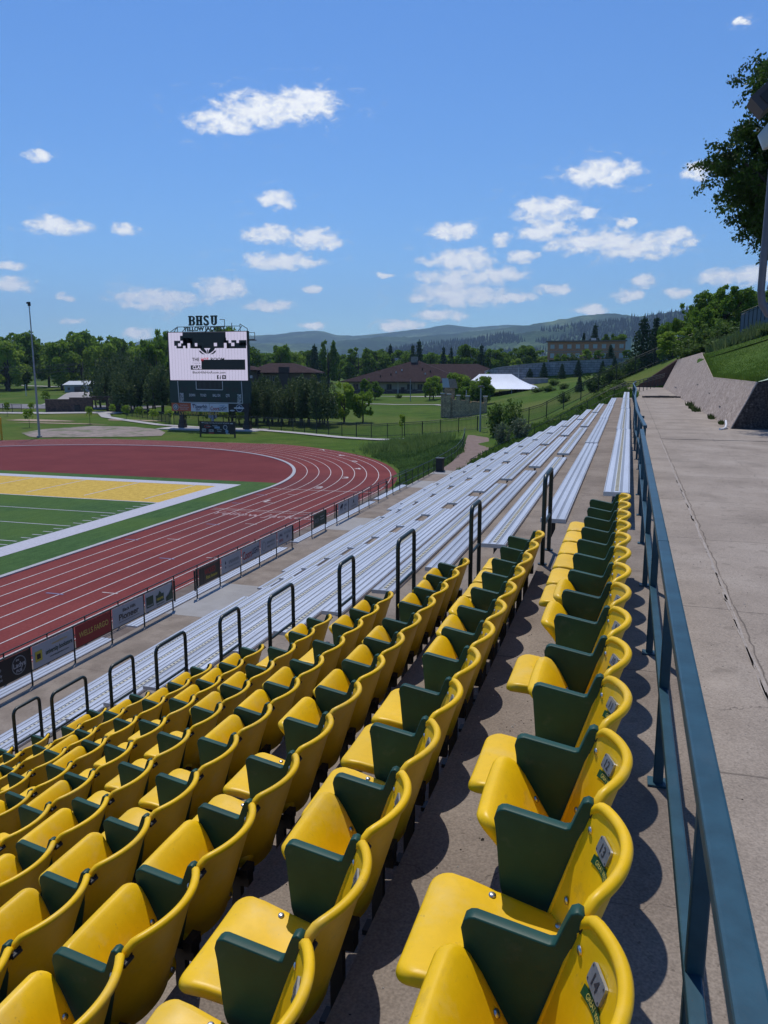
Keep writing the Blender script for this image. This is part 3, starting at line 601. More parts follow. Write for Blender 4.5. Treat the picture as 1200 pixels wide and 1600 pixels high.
SKC = [(-24, .5), (-20, .9), (-17.15, 1.25), (-13.5, 1.7), (-10.79, 1.95), (-8.56, 2.35), (-5.92, 2.6), (-3.77, 2.95), (-1.64, 3.15), (-0.19, 3.35), (1.24, 3.6), (2.76, 3.78), (4.41, 3.94), (6.32, 4.21), (7.05, 4.58), (8.13, 5.02), (20, 6.6)]
M_hA = ramp_mat('hill_forest_far', [(.40, (.018, .042, .024)), (.56, (.045, .080, .036)), (.66, (.12, .16, .065))], .0035, 12, 1, fine=(.03, .55))
M_hC = ramp_mat('hill_forest_near', [(.38, (.016, .038, .020)), (.56, (.040, .075, .032)), (.70, (.13, .175, .070))], .005, 12, 1, second=(.0028, (.10, .14, .06), .60, .68), fine=(.06, .45))
ridge('hills', SKA, 6800, 1800, M_hA, 'far wooded blue hills', 1, 14, 5)
ridge('hills', SKB, 4600, 900, M_hA, 'middle wooded ridge', 2, 14, 6)
ridge('hills', SKC, 3100, 700, M_hC, 'nearer pine covered ridge', 3, 14, 7)

# ================================================================ STADIUM CHAIRS
M_seat = mat('yellow_plastic', (.81, .49, .004), .40, noise=[(3, .07, 3), (35, .03, 2)], spec=.28, vary=.07, marks=[(5, .52, .78, .42, (.66, .50, .20), (1, 1, 1)), (60, .64, .72, .45, (.30, .20, .05), (1, 1, .4)), (11, .62, .70, .30, (.42, .27, .04), (1.6, .5, 1))], bump=(260, .12, .002))
M_green = mat('green_paint', (.012, .056, .040), .46, noise=[(6, .18, 4)], spec=.22, vary=.1, marks=[(9, .60, .8, .3, (.12, .15, .13), (1, 1, 1))], bump=(220, .10, .002))
M_steel = mat('bolt_steel', (.55, .55, .55), .35, 1.0)
M_black = mat('black_steel', (.012, .012, .014), .5)
M_plate = mat('number_plate_metal', (.40, .42, .47), .32, .6, noise=[(30, .15, 3)])
M_ink = mat('plate_ink', (.03, .03, .04), .6)
M_decal = mat('decal_green', (.008, .075, .025), .45); M_gold = mat('decal_gold', (.60, .52, .12), .5)
HW = .254
def rrect(x0, x1, y0, y1, r, n=5):
    P = []
    for cx, cy, a in ((x1-r, y1-r, 0), (x0+r, y1-r, 90), (x0+r, y0+r, 180), (x1-r, y0+r, 270)):
        for i in range(n+1): P.append((cx+r*math.cos(R(a+90*i/n)), cy+r*math.sin(R(a+90*i/n))))
    return P
# outline of the seat pad seen from above, front (-x) wider than back
def pad_outline():
    P = []
    for (x, y, r, a0) in ((-.035, .200, .05, 0), (-.466, .230, .052, 90), (-.466, -.230, .052, 180), (-.035, -.200, .05, 270)):
        sx = -1 if x < -.2 else 1; sy = 1 if y > 0 else -1
        cx, cy = x - sx*r*.0 - (r if sx > 0 else -r), y - sy*r
        for i in range(7): P.append((cx+r*math.cos(R(a0+15*i)), cy+r*math.sin(R(a0+15*i))))
    out = []
    for i, p in enumerate(P):            # subdivide the long straights so the pad can be bent
        q = P[(i+1) % len(P)]; d = math.hypot(q[0]-p[0], q[1]-p[1]); n = max(1, int(d/.05))
        for t in range(n): out.append((p[0]+(q[0]-p[0])*t/n, p[1]+(q[1]-p[1])*t/n))
    return out
def pad_mesh(folded):
    O = pad_outline(); cx = -.24; b = MB(); rings = []; prof = []
    T_ = .052
    def bend(x, y, z):                    # dished middle, front edge rolled down
        u = max(0, (-x-.35)/.13); z += -.030*u*u - .016*math.exp(-((x+.20)**2)/.02 - (y*y)/.022) + .006*(abs(y)/.2)**2
        return x, y, z
    scal = [(.0, .0), (.25, 0), (.5, 0), (.72, 0), (.88, 0), (.955, -.002), (.985, -.008), (1.0, -.02), (1.0, -.032), (.985, -.043), (.95, -.050), (.7, -.052), (0, -.052)]
    k = len(O); vs = []
    for s_, dz in scal:
        for (x, y) in O: vs.append(bend(cx+(x-cx)*s_, y*s_, dz))
    fs = []
    for a in range(len(scal)-1):
        for i in range(k): fs.append((a*k+i, a*k+(i+1) % k, (a+1)*k+(i+1) % k, (a+1)*k+i))
    ang = R(7 if not folded else 56)
    piv = Vector((-.12, 0, .450)); out = []
    base = R(-3)
    for p in vs:
        q = Vector(p); q.x += .12 if not folded else .165
        q = Matrix.Rotation(ang + base*(-1), 3, 'Y') @ q           # +Y rotation lifts the front (-x) edge
        out.append(piv + q)
    b.add(out, fs, 0, True)
    M = Matrix.Rotation(ang + base*(-1), 3, 'Y'); T4 = []
    for (x, y) in ((-.06, .150), (-.06, -.150), (-.27, .180), (-.27, -.180)):
        p = Vector(bend(x, y, .001)); p.x += .12 if not folded else .165; T4.append((piv + M @ p, M @ Vector((0, 0, 1))))
    return b, T4
def shell(s, t, off=0.0):
    """back shell: s -1..1 across, t 0 (bottom) .. 1 (top)"""
    half = .198 + .042*t + .012*t*t; y = s*half
    zt = .806 + .014*(1-s*s) - .055*max(0, (abs(s)-.80)/.20)**2
    zb = .345 + .05*max(0, (abs(s)-.45)/.55)**2
    z = zb + (zt-zb)*t
    x = -.112*(1-t) + .004*t + (.070+.030*t)*(1-abs(s)**2.05)
    nx, ny = 1.0, .55*s
    return Vector((x + off*nx/math.hypot(nx, ny)*1.0, y + off*ny*.6, z))
def back_mesh():
    b = MB(); nu, nv = 22, 12
    b.grid(lambda u, v: shell(2*u-1, v, 0), nu, nv, 0, True)
    b.grid(lambda u, v: shell(2*u-1, v, .013), nu, nv, 0, True, True)
    rim = [shell(-1, t/6, .006) for t in range(0, 6)] + [shell(-1+2*i/26, 1, .010) for i in range(27)] + [shell(1, t/6, .006) for t in range(5, -1, -1)] + [shell(1-2*i/14, 0, .006) for i in range(1, 14)]
    rs = [.009]*5 + [.013] + [.0175]*25 + [.0175] + [.013] + [.009]*6 + [.009]*13
    rs = (rs + [.009]*99)[:len(rim)]
    b.tube(rim, rs, 8, 0, closed=True)
    return b, [(shell(s_, t_, -.001), Vector((-1, -.4*s_, 0)).normalized()) for (s_, t_) in ((.84, .84), (-.84, .84), (.80, .34), (-.80, .34))]
def bolt_mesh():
    b = MB(); vv = []
    for rr_, h in ((.0125, 0), (.011, .004), (.006, .006)):
        for j in range(10): vv.append((math.cos(2*PI*j/10)*rr_, math.sin(2*PI*j/10)*rr_, h))
    return b.add(vv, [(q*10+j, q*10+(j+1) % 10, (q+1)*10+(j+1) % 10, (q+1)*10+j) for q in range(2) for j in range(10)] + [tuple(range(20, 30))], 0, True)
def on_shell(u, v, off=-.003):            # u metres to the sitter's left(+y side) .. , v metres up from mid height
    t = (v-.34)/.47; s = u/(.198+.042*t+.012*t*t); return shell(s, t, off)
def plate_mesh(num):
    b = MB(); w, h = .043, .025
    def PP(u, v, o):                      # the plate is flat: a plane through three points of the shell
        A, B_, C_, D_ = (on_shell(.105-w*sx, .735+h*sy, -.003) for sx, sy in ((-1, -1), (1, -1), (1, 1), (-1, 1)))
        a, c = (u/w+1)/2, (v/h+1)/2; p = A*(1-a)*(1-c)+B_*a*(1-c)+C_*a*c+D_*(1-a)*c; n = (B_-A).cross(D_-A).normalized(); n = n if n.x < 0 else -n
        return p + n*(o+.0035)
    O = rrect(-w, w, -h, h, .008, 2); vc = .735; uc = .105
    b.add([PP(a, c, .0015) for a, c in O], [tuple(range(len(O)))], 0)
    b.add([PP(a, c, .0015) for a, c in O] + [PP(a, c, -.006) for a, c in O], [(i, (i+1) % len(O), len(O)+(i+1) % len(O), len(O)+i) for i in range(len(O))], 0)
    for sx in (-1, 1):
        for sy in (-1, 1):
            b.add([PP(sx*.036+.003*math.cos(j*PI/3), sy*.018+.003*math.sin(j*PI/3), .0024) for j in range(6)], [tuple(range(6))], 1)
    if num: b.text(str(num), lambda x, y: PP(x, -.015+y, .0026), .030, 1, bold=.01, align='c')
    return b
def decal_mesh(words):
    b = MB(); n = 16
    def P(a, c, o): return on_shell(.150-a, .700 + .012*(1-((a-.11)/.11)**2) - .006 + c, o)
    b.add([P(.22*i/n, 0, -.0032) for i in range(n+1)] + [P(.22*i/n, -.028, -.0032) for i in range(n+1)], [(i, i+1, n+2+i, n+1+i) for i in range(n)], 0)
    if words: b.text('GREAT WESTERN BANK', lambda x, y: P(.022+x, -.022+y, -.0040), .016, 1, w=.185, bold=.01)
    return b
def arm_mesh():
    O = [(-.245, .738), (-.062, .706), (-.048, .709), (-.026, .770), (-.014, .800), (.002, .808), (.016, .802), (.020, .788), (.006, .745), (-.030, .62), (-.060, .48), (-.085, .36), (-.110, .345), (-.150, .37), (-.205, .415), (-.245, .440), (-.254, .47), (-.272, .66), (-.279, .700), (-.272, .725), (-.260, .735)]
    O = O[::-1]
    b = MB(); b.slab(O, lambda a, c, d: (a, d, c), .040, .004, 0, True)
    return b
def stand_mesh():
    b = MB(); b.box((-.075, 0, .19), (.05, .035, .36)); b.box((-.06, 0, .012), (.16, .075, .024)); b.box((-.06, 0, .37), (.12, .05, .05))
    b.box((-.02, 0, .42), (.04, .08, .05))
    return b
def clamp_mesh():
    b = MB(); b.box((.026, 0, .765), (.030, .06, .022), 0, 0, 0, R(25)); b.cyl((.044, -.026, .758), (.044, .026, .758), .009, n=8); return b
ME = {}; BOLTS = {}
for nm, fn in (('flat', lambda: pad_mesh(False)), ('up', lambda: pad_mesh(True)), ('back', back_mesh)):
    a, c = fn(); ME[nm] = a.obj('x', M_seat).data; BOLTS[nm] = c
ME['arm'] = arm_mesh().obj('x', M_green).data; ME['stand'] = stand_mesh().obj('x', M_black).data; ME['clamp'] = clamp_mesh().obj('x', M_black).data; ME['bolt'] = bolt_mesh().obj('x', M_steel).data
ME['decal'] = decal_mesh(False).obj('x', [M_decal, M_gold]).data; ME['decalw'] = decal_mesh(True).obj('x', [M_decal, M_gold]).data
for o in [o for o in COL.objects if o.name.startswith('x')]: bpy.data.objects.remove(o)
def link(name, me, parent, loc=(0, 0, 0), scale=None):
    o = bpy.data.objects.new(name, me); COL.objects.link(o); o.parent = parent; o.location = loc
    if scale: o.scale = scale
    return o
PLATE = {}
def get_plate(n):
    if n not in PLATE:
        o = plate_mesh(n).obj('x', [M_plate, M_ink]); PLATE[n] = o.data; bpy.data.objects.remove(o)
    return PLATE[n]
# which seats are folded down, counted from the aisle (1 = next to the aisle)
DOWN = {1: {1, 2, 3, 4, 5, 6, 9, 11, 13}, 2: {1, 2, 3, 4, 8, 9, 10, 12, 13}, 3: {4, 9, 10}, 4: {3, 4, 8, 9, 12}, 5: {3, 6, 7, 11}, 6: {4, 5, 8, 11}, 7: {3, 4, 6, 8, 11}, 8: {2, 4, 7, 8, 11}, 9: {2, 3, 6, 9}, 10: {2, 5, 6, 9}, 11: {3, 5, 6, 9}, 12: {2, 4, 7}, 13: {3, 5}}
SPS = {1: (.508, 8.343), 2: (.5195, 8.17), 3: (.522, 8.40), 4: (.527, 8.235), 5: (.530, 8.43), 6: (.531, 8.27)}   # seat spacing, y of the last armrest; rows are staggered
nch = 0
for k in range(1, 14):
    SP, YL = SPS.get(k, (.531, 8.43 if k % 2 else 8.25))
    for i in range(1, 21):
        yk = YL - SP*(i-1); yc = yk - SP/2
        X = -.055 - P_T*(k-1); Z = tz(k)
        if yc < -2.2: break
        if not (in_view((X, yc, Z+.8), .09, .07) or in_view((X-.4, yc, Z+.5), .03, .03) or in_view((X+.1, yk, Z+.7), .03, .03)): continue
        down = (i in DOWN[k]) if k <= 4 else (i in DOWN[k] or mnoise.noise(Vector((i*3.7, k*5.3, 0))) > .12); nch += 1
        r = thing('stadium_chair', '%s yellow chair, %s from the aisle, %s row down from green railing' % ('open' if down else 'folded', nth(i), nth(k)), 'stadium chair', (X, yc, Z), 0, 'yellow and green stadium chairs in tiers')
        r.scale = (1, SP/.508, 1); r.rotation_euler = (0, 0, R(random.uniform(-.7, .7)))
        s_ = link('seat', ME['flat' if down else 'up'], r, (0, 0, 0)); 
        if not down: s_.rotation_euler = (0, R(random.uniform(-3, 3)), 0); s_.location = (random.uniform(-.008, .012), 0, random.uniform(-.004, .004))
        b_ = link('backrest', ME['back'], r)
        if yc < 5.5 or (k <= 3 and yc < 8):
            for host, key in ((s_, 'flat' if down else 'up'), (b_, 'back')):
                for c, n in BOLTS[key]:
                    o = link('bolt', ME['bolt'], host, c); o.rotation_euler = n.to_track_quat('Z', 'Y').to_euler()
        link('number_plate', get_plate(i if yc < 6.5 and k <= 5 else 0), b_)
        link('decal', ME['decalw' if (yc < 3.4 and k <= 2) else 'decal'], b_)
        link('armrest', ME['arm'], r, (0, HW+.004, 0)); link('stand', ME['stand'], r, (0, HW+.004, 0)); link('clamp', ME['clamp'], r, (0, HW+.004, 0))

# ================================================================ ALUMINIUM BENCHES
M_alu = mat('bench_aluminium', (.52, .53, .56), .38, .55, noise=[(1.5, .12, 5, (1, .12, 1)), (40, .05, 2, (1, .1, 1))], vary=.10, marks=[(2.2, .55, .8, .35, (.33, .31, .29), (1, .4, 1))])
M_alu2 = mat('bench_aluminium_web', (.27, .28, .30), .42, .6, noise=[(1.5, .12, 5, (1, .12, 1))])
M_strip = mat('number_strip', (.42, .40, .30), .7); M_tick = mat('strip_print', (.03, .03, .03), .7)
def bench_mesh(L, w=.335):
    b = MB(); n = 3; pw = w/n
    for i in range(n):                       # three raised ribs with recessed webs between them
        x = -w/2 + pw*(i+.5); b.bbox(x-pw*.33, x+pw*.33, 0, L, -.02, .004, 0)
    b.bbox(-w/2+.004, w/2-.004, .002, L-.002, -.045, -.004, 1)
    b.bbox(-w/2, -w/2+.006, 0, L, -.05, 0, 0); b.bbox(w/2-.006, w/2, 0, L, -.05, 0, 0)
    b.bbox(-w/2-.002, w/2+.002, -.004, .010, -.052, .006, 0); b.bbox(-w/2-.002, w/2+.002, L-.010, L+.004, -.052, .006, 0)
    return b
def strip_mesh(L, w=.335, sp=.12):
    b = MB(); x = -w/2 + w/3*1.62
    x = 0.0
    b.bbox(x-.026, x+.026, .10, L-.10, .004, .0052, 0)
    y = .14
    while y < L-.12:
        b.bbox(x-.022, x+.020, y, y+.045, .005, .0066, 1); y += sp
    return b
def bracket_mesh(h=.40):
    b = MB(); b.box((-.02, 0, -.05-h/2), (.05, .05, h)); b.box((0, 0, -.065), (.30, .04, .03)); b.box((-.02, 0, -.05-h+.006), (.12, .10, .012)); b.box((.11, 0, -.075), (.10, .03, .02)); return b
LENS = {}
def bench_data(L, kind):
    key = (round(L, 2), kind)
    if key not in LENS:
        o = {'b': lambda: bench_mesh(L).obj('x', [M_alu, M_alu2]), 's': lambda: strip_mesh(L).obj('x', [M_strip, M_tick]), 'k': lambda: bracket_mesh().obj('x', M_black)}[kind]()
        LENS[key] = o.data; bpy.data.objects.remove(o)
    return LENS[key]
SEGN = ['nearest', 'second', 'third', 'farthest']
def bench(k, y0, y1, si):
    X = -.085 - P_T*(k-1); Z = tz(k)+.455
    drift = lambda y: -.0016*(y-10)
    r = thing('bench', 'ribbed aluminium bench, %s section beyond the chairs, %s row down from railing' % (SEGN[si], nth(k)), 'bench', (X+drift(y0), y0, Z), 0, 'aluminium bleacher benches beyond the chairs')
    L = y1-y0; s_ = link('seat_plank', bench_data(L, 'b'), r)
    if k % 2 == 1: link('number_strip', bench_data(L, 's'), s_)
    n = max(3, int(L/1.45))
    for i in range(n): link('bracket', bench_data(1, 'k'), r, (0, .35+(L-.7)*i/(n-1), 0))
for k in range(1, 17):
    segs = [(10.75, 22.2 if k > 2 else 22.25), (22.25 if k == 1 else 22.45 if k == 2 else 23.25, 33.75), (33.85 if k <= 2 else 34.75, 45.2), (45.35 if k <= 2 else 46.1, 56.95)]
    if k == 16: segs = [(12.3, 21.8), (27.0, 36.4), (41.0, 51.6)]
    if k == 15: segs = [(10.75, 22.2), (23.25, 36.9), (40.9, 45.2), (46.1, 56.0)]
    for si, (a, b_) in enumerate(segs): bench(k, a, b_, si)
# the long low bench between the walkway and the track
for i, (a, b_) in enumerate(((9.0, 22.2), (23.6, 37.0), (38.4, 52.2), (53.2, 60.6))):
    L = b_-a
    r = thing('bench', 'low wide aluminium bench beside the track, %s from the near end' % nth(i+1), 'bench', (-16.95, a, .46), 0, 'low benches beside the track')
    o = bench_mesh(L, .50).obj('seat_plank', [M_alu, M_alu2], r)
    for j in range(int(L/2)): link('bracket', bench_data(1, 'k'), r, (0, .5+2*j, 0))

# ================================================================ RAILS
M_rail = mat('rail_paint', (.020, .066, .094), .40, noise=[(9, .2, 4)], spec=.3, marks=[(4, .58, .80, .35, (.10, .13, .15), (1, .3, 1)), (38, .70, .73, .8, (.10, .05, .03), (1, 1, 1))], bump=(70, .25, .0015))
M_dark = mat('dark_green_pipe', (.006, .018, .016), .42, noise=[(12, .2, 3)])
# handrail hoops at the aisle
def hoop(name, L, H_):
    r = .085; pts = [(0, 0, -.02), (0, 0, H_-r)] + [(0, r-r*math.cos(R(a)), H_-r+r*math.sin(R(a))) for a in (22, 45, 68)] + [(0, r, H_)]
    pts += [(0, L-r, H_)] + [(0, L-r+r*math.sin(R(a)), H_-r+r*math.cos(R(a))) for a in (22, 45, 68)] + [(0, L, H_-r), (0, L, -.02)]
    return MB().tube(pts, .024, 10)
HP = {}
for k in range(2, 12):
    L = .71 if k % 2 == 0 else .52; y0 = {2: 8.35, 3: 8.53, 4: 8.39, 5: 8.65, 6: 8.38, 7: 8.61, 8: 8.37, 9: 8.49, 10: 8.29, 11: 8.44}[k]; H_ = .955
    X = tx(k-1)+.035
    r = thing('handrail', 'dark green hoop handrail at the aisle end of %s chair row down' % nth(k), 'handrail', (X, y0, tz(k-1)), 0, 'hoop handrails along the aisle')
    if L not in HP:
        o = hoop('hoop', L, H_).obj('x', M_dark); c = MB().tube([(0, .02, .43), (0, L-.02, .43)], .018, 8).obj('x', M_dark); f = MB()
        f.cyl((0, 0, 0), (0, 0, .012), .05, n=12)
        fo = f.obj('x', M_dark); HP[L] = (o.data, c.data, fo.data)
        for q in (o, c, fo): bpy.data.objects.remove(q)
    link('hoop', HP[L][0], r); link('crossbar', HP[L][1], r); link('foot_plate', HP[L][2], r); link('foot_plate', HP[L][2], r, (0, L, 0))

# top railing between the chairs and the concourse: square tube
def rbox(b, p, q, w, h, bev=.006):
    """rounded rectangular tube from p to q (mostly along y)"""
    p = Vector(p); q = Vector(q); d = (q-p).normalized(); sx = d.cross(Vector((0, 0, 1))).normalized() if abs(d.z) < .9 else Vector((1, 0, 0)); up = sx.cross(d)
    O = rrect(-w/2, w/2, -h/2, h/2, bev, 2); k = len(O)
    vs = [p + sx*a + up*c for a, c in O] + [q + sx*a + up*c for a, c in O]
    b.add(vs, [(i, (i+1) % k, k+(i+1) % k, k+i) for i in range(k)], 0, False); b.add(vs[:k], [tuple(range(k))]); b.add(vs[k:], [tuple(range(k))[::-1]])
RX = .245
def top_rail(label, pts, posts, ztop=1.06):
    r = thing('railing', label, 'railing', (pts[0][0], pts[0][1], 7.67), 0, 'green steel railing along the concourse')
    o = (pts[0][0], pts[0][1])
    tb = MB(); mbm = MB()
    for a, c in zip(pts, pts[1:]):
        rbox(tb, (a[0]-o[0], a[1]-o[1], ztop-.026), (c[0]-o[0], c[1]-o[1], ztop-.026), .064, .052, .008)
        rbox(mbm, (a[0]-o[0]-.004, a[1]-o[1], .50), (c[0]-o[0]-.004, c[1]-o[1], .50), .045, .045, .006)
    for y in (.9, 4.9, 8.9, 12.9, 18, 24, 30):          # welded joints between lengths
        if pts[0][1] < y < pts[1][1]: rbox(tb, (0, y-o[1]-.004, ztop-.026), (0, y-o[1]+.004, ztop-.026), .0665, .0545, .008)
    tb.obj('top_rail', M_rail, r); mbm.obj('mid_rail', M_rail, r)
    for y in posts:
        x = pts[0][0]
        for a, c in zip(pts, pts[1:]):
            if a[1] <= y <= c[1]: x = a[0]+(c[0]-a[0])*(y-a[1])/(c[1]-a[1])
        b = MB(); rbox(b, (x-o[0], y-o[1], 0), (x-o[0], y-o[1], ztop-.05), .048, .042, .005); b.box((x-o[0], y-o[1], .006), (.10, .09, .012))
        b.obj('post', M_rail, r)
top_rail('near stretch of blue green steel railing beside the top row of chairs', [(RX, -4.0), (RX, 14.1)], [-3.8, -1.9, .06, 1.98, 3.93, 5.87, 7.80, 9.74, 11.68, 13.6])
top_rail('far stretch of steel railing kinking slightly beside the top row of benches', [(RX+.07, 15.0), (RX-.03, 21), (RX-.02, 31), (RX+.10, 42), (RX+.0, 57), (.5, 66)], [15.2, 17.1, 19.0, 21, 23, 25, 27, 29, 31, 33.5, 36, 39, 42, 45, 48, 51, 54, 57, 61, 65.5])

# railing with advertising banners at the outer edge of the walkway
def pipe_rail(b, pts, r=.022):
    for a, c in zip(pts, pts[1:]): b.tube([a, c], r, 6)
NX = -14.5
ad_col = dict(wht=(.42, .43, .45), blk=(.012, .012, .014), red=(.30, .022, .025), gold=(.62, .42, .10), grn=(.012, .045, .028), brn=(.055, .045, .038), cred=(.35, .03, .03), navy=(.02, .03, .08), grey=(.20, .22, .23), lbl=(.20, .30, .45), yel=(.55, .45, .05), org=(.45, .09, .03), lw=(.62, .62, .66))
AM = [mat('ad_'+k_, v, .55) for k_, v in ad_col.items()]; AI = {k_: i for i, k_ in enumerate(ad_col)}
def board_face(b, fn, w, h, items):
    """items: ('r',x,y,w,h,col) ('t',text,x,y,h,col[,w]) ('e',x,y,rx,ry,col) in a w x h face, origin lower left"""
    n = 0
    for it in items:
        n += 1; off = .004 + n*.0012
        if it[0] == 'r':
            _, x, y, ww, hh, c = it; b.add([fn(x, y, off), fn(x+ww, y, off), fn(x+ww, y+hh, off), fn(x, y+hh, off)], [(0, 1, 2, 3)], AI[c])
        elif it[0] == 'e':
            _, x, y, rx, ry, c = it; b.add([fn(x+rx*math.cos(a*PI/10), y+ry*math.sin(a*PI/10), off) for a in range(20)], [tuple(range(20))], AI[c])
        elif it[0] == 'p':
            b.add([fn(x, y, off) for x, y in it[1]], [tuple(range(len(it[1])))], AI[it[2]])
        else:
            _, s_, x, y, hh, c = it[:6]; b.text(s_, lambda u, v: fn(x+u, y+v, off), hh, AI[c], w=it[6] if len(it) > 6 else None, bold=.02)
BW, BH = 1.60, .62
BAN = [
 (14.15, 'black banner with white restaurant lettering and a round logo', 'blk', [('t', '642-3082', .08, .47, .07, 'wht', .42), ('t', 'Spearfish, SD', .08, .36, .07, 'wht', .5), ('t', 'Dine in Daily', .10, .22, .07, 'wht', .5), ('t', 'Catering Too', .10, .11, .07, 'wht', .5), ('e', 1.18, .32, .25, .25, 'grey'), ('e', 1.18, .32, .22, .22, 'blk'), ('t', 'the', 1.08, .44, .06, 'wht'), ('t', 'Ladys', .98, .27, .13, 'wht', .42), ('t', 'PUB', 1.07, .14, .08, 'wht')]),
 (15.83, 'white banner reading university bookstore in black letters', 'wht', [('t', 'authorized BHSU gear', .72, .44, .055, 'gold', .62), ('t', 'university bookstore', .48, .24, .13, 'grn', 1.05), ('t', 'www.bhsubookstore.com', .62, .12, .045, 'grn', .75), ('r', .08, .16, .26, .28, 'yel'), ('r', .14, .22, .14, .14, 'blk')]),
 (17.51, 'dark red banner with gold bank lettering', 'red', [('t', 'WELLS FARGO', .14, .24, .16, 'gold', 1.32)]),
 (19.19, 'white banner reading Black Hills Pioneer in dark brown', 'wht', [('t', 'Black Hills', .50, .40, .10, 'brn', .66), ('t', 'Pioneer', .30, .17, .19, 'brn', 1.02), ('r', .28, .10, 1.06, .012, 'brn')]),
 (20.87, 'white banner with two dark green square logos and a swoosh', 'wht', [('r', .06, .12, .40, .36, 'grn'), ('t', 'Natural', .10, .16, .06, 'wht', .3), ('r', .60, .14, .46, .26, 'grn'), ('p', [(.72, .40), (.83, .52), (.94, .40)], 'grn'), ('t', 'natures', .64, .22, .11, 'yel', .38), ('t', 'landscaping', .62, .06, .05, 'grn', .45), ('p', [(1.18, .05), (1.58, .05), (1.58, .60), (1.50, .40), (1.35, .26), (1.18, .20)], 'grn')]),
 (24.20, 'dark brown wood patterned banner with red and yellow lettering', 'brn', [('t', 'WICKED', .40, .30, .20, 'cred', .80), ('t', 'Pizza', .50, .12, .13, 'yel', .3), ('t', 'Restaurant', .86, .12, .11, 'yel', .5), ('r', .12, 0, .02, .62, 'blk'), ('r', .30, 0, .02, .62, 'blk'), ('r', 1.32, 0, .02, .62, 'blk'), ('r', 1.46, 0, .02, .62, 'blk')]),
 (25.88, 'pale grey banner with thin spaced letters and small dark emblem', 'wht', [('p', [(.26, .36), (.31, .46), (.36, .36), (.31, .30)], 'navy'), ('e', .31, .20, .03, .05, 'navy'), ('t', 'SPEARFISH', .56, .28, .12, 'grey', .86), ('t', 'Economic Development', .56, .15, .06, 'grey', .86)]),
 (27.56, 'grey banner with red and navy beer lettering', 'wht', [('t', 'Coors', .06, .14, .32, 'cred', .78), ('t', 'LIGHT', .88, .20, .24, 'navy', .66)]),
 (29.24, 'pale grey banner with a round outline mark and small text', 'wht', [('e', .32, .30, .17, .2, 'grey'), ('e', .32, .30, .14, .17, 'wht'), ('t', 'SPEARFISH', .62, .34, .09, 'grey', .8), ('t', 'FAMILY DENTAL', .62, .18, .07, 'grey', .8)]),
 (30.92, 'pale grey banner with a mountain mark and small text', 'wht', [('p', [(.14, .28), (.30, .52), (.38, .40), (.46, .50), (.58, .28), (.46, .42), (.38, .34), (.30, .44)], 'navy'), ('t', 'BLACK HILLS', .70, .40, .09, 'grey', .75), ('t', '#1', .95, .18, .14, 'navy', .2), ('t', 'ORTHO', .16, .12, .13, 'cred', .42)]),
 (35.10, 'dark green banner with faint grey lettering', 'grn', [('t', 'DAKOTA', .10, .20, .2, 'grey', .62), ('t', 'Property', .90, .38, .08, 'wht', .5), ('t', 'management', .90, .24, .08, 'wht', .5)]),
 (38.60, 'pale grey banner with a dark leaping mark and two short lines', 'wht', [('p', [(.40, .12), (.52, .52), (.60, .55), (.62, .1), (.72, .5), (.52, .3), (.30, .40)], 'navy'), ('t', 'LIFE', .90, .34, .12, 'navy', .4), ('t', 'HU', .92, .16, .1, 'navy', .2)]),
 (40.28, 'pale grey banner with a dark drop shaped mark', 'wht', [('p', [(.62, .26), (.78, .54), (.90, .26), (.80, .32), (.72, .32)], 'blk'), ('t', 'Spearfish', .38, .12, .09, 'grey', .8)]),
]
nr = thing('railing', 'dark pipe railing along the walkway edge carrying advertising banners', 'railing', (NX, 12.4, zw), 0)
def rel(x, y, z): return (x, y-12.4, z)
def rail_section(y0, y1, sp):
    b = MB(); pipe_rail(b, [rel(0, y0, 1.06), rel(0, y1, 1.06)]); b.obj('top_rail', M_dark, nr)
    b = MB(); pipe_rail(b, [rel(0, y0, .40), rel(0, y1, .40)]); b.obj('lower_rail', M_dark, nr)
    n = max(1, round((y1-y0)/sp))
    for i in range(n+1):
        y = y0+(y1-y0)*i/n; MB().tube([rel(0, y, 0), rel(0, y, 1.06)], .024, 6).obj('post', M_dark, nr)
for s_ in ((12.47, 22.55, 1.68), (24.14, 32.6, 1.68), (35.0, 36.8, 1.75), (38.5, 47.6, 1.68), (49.0, 60.4, 1.68)): rail_section(*s_)
for y in (22.68, 24.02, 32.72, 36.92, 38.38, 47.7, 48.9):
    b = MB(); b.tube([(.0, y-12.4, .30), (.0, y-12.4, 1.04)], .032, 6); b.obj('gate_post', M_dark, nr)
for (y0, lab, base, items) in BAN:
    b = MB(); W_ = 1.58
    b.bbox(-.006, 0, 0, W_, 0, BH, AI[base])
    board_face(b, lambda u, v, o: (o, u, v), W_, BH, items)     # faces +x, letters read left to right towards +y
    o = b.obj('banner', AM); o.location = (NX+.03, y0+.05, zw+.42); tag(o, lab+' on walkway railing', 'banner', 'advertising banners on the walkway railing')
# far rail at the edge of the track
fr = thing('railing', 'thin dark railing between the low benches and the track', 'railing', (-18.1, 9, 0))
for z in (.55, 1.05): MB().tube([(0, 0, z), (0, 26.4, z)], .022, 6).obj('rail_pipe', M_dark, fr); MB().tube([(0, 27.6, z), (0, 57.0, z)], .022, 6).obj('rail_pipe', M_dark, fr)
y = 0
while y < 57: MB().tube([(0, y, 0), (0, y, 1.05)], .024, 6).obj('post', M_dark, fr); y += 1.93
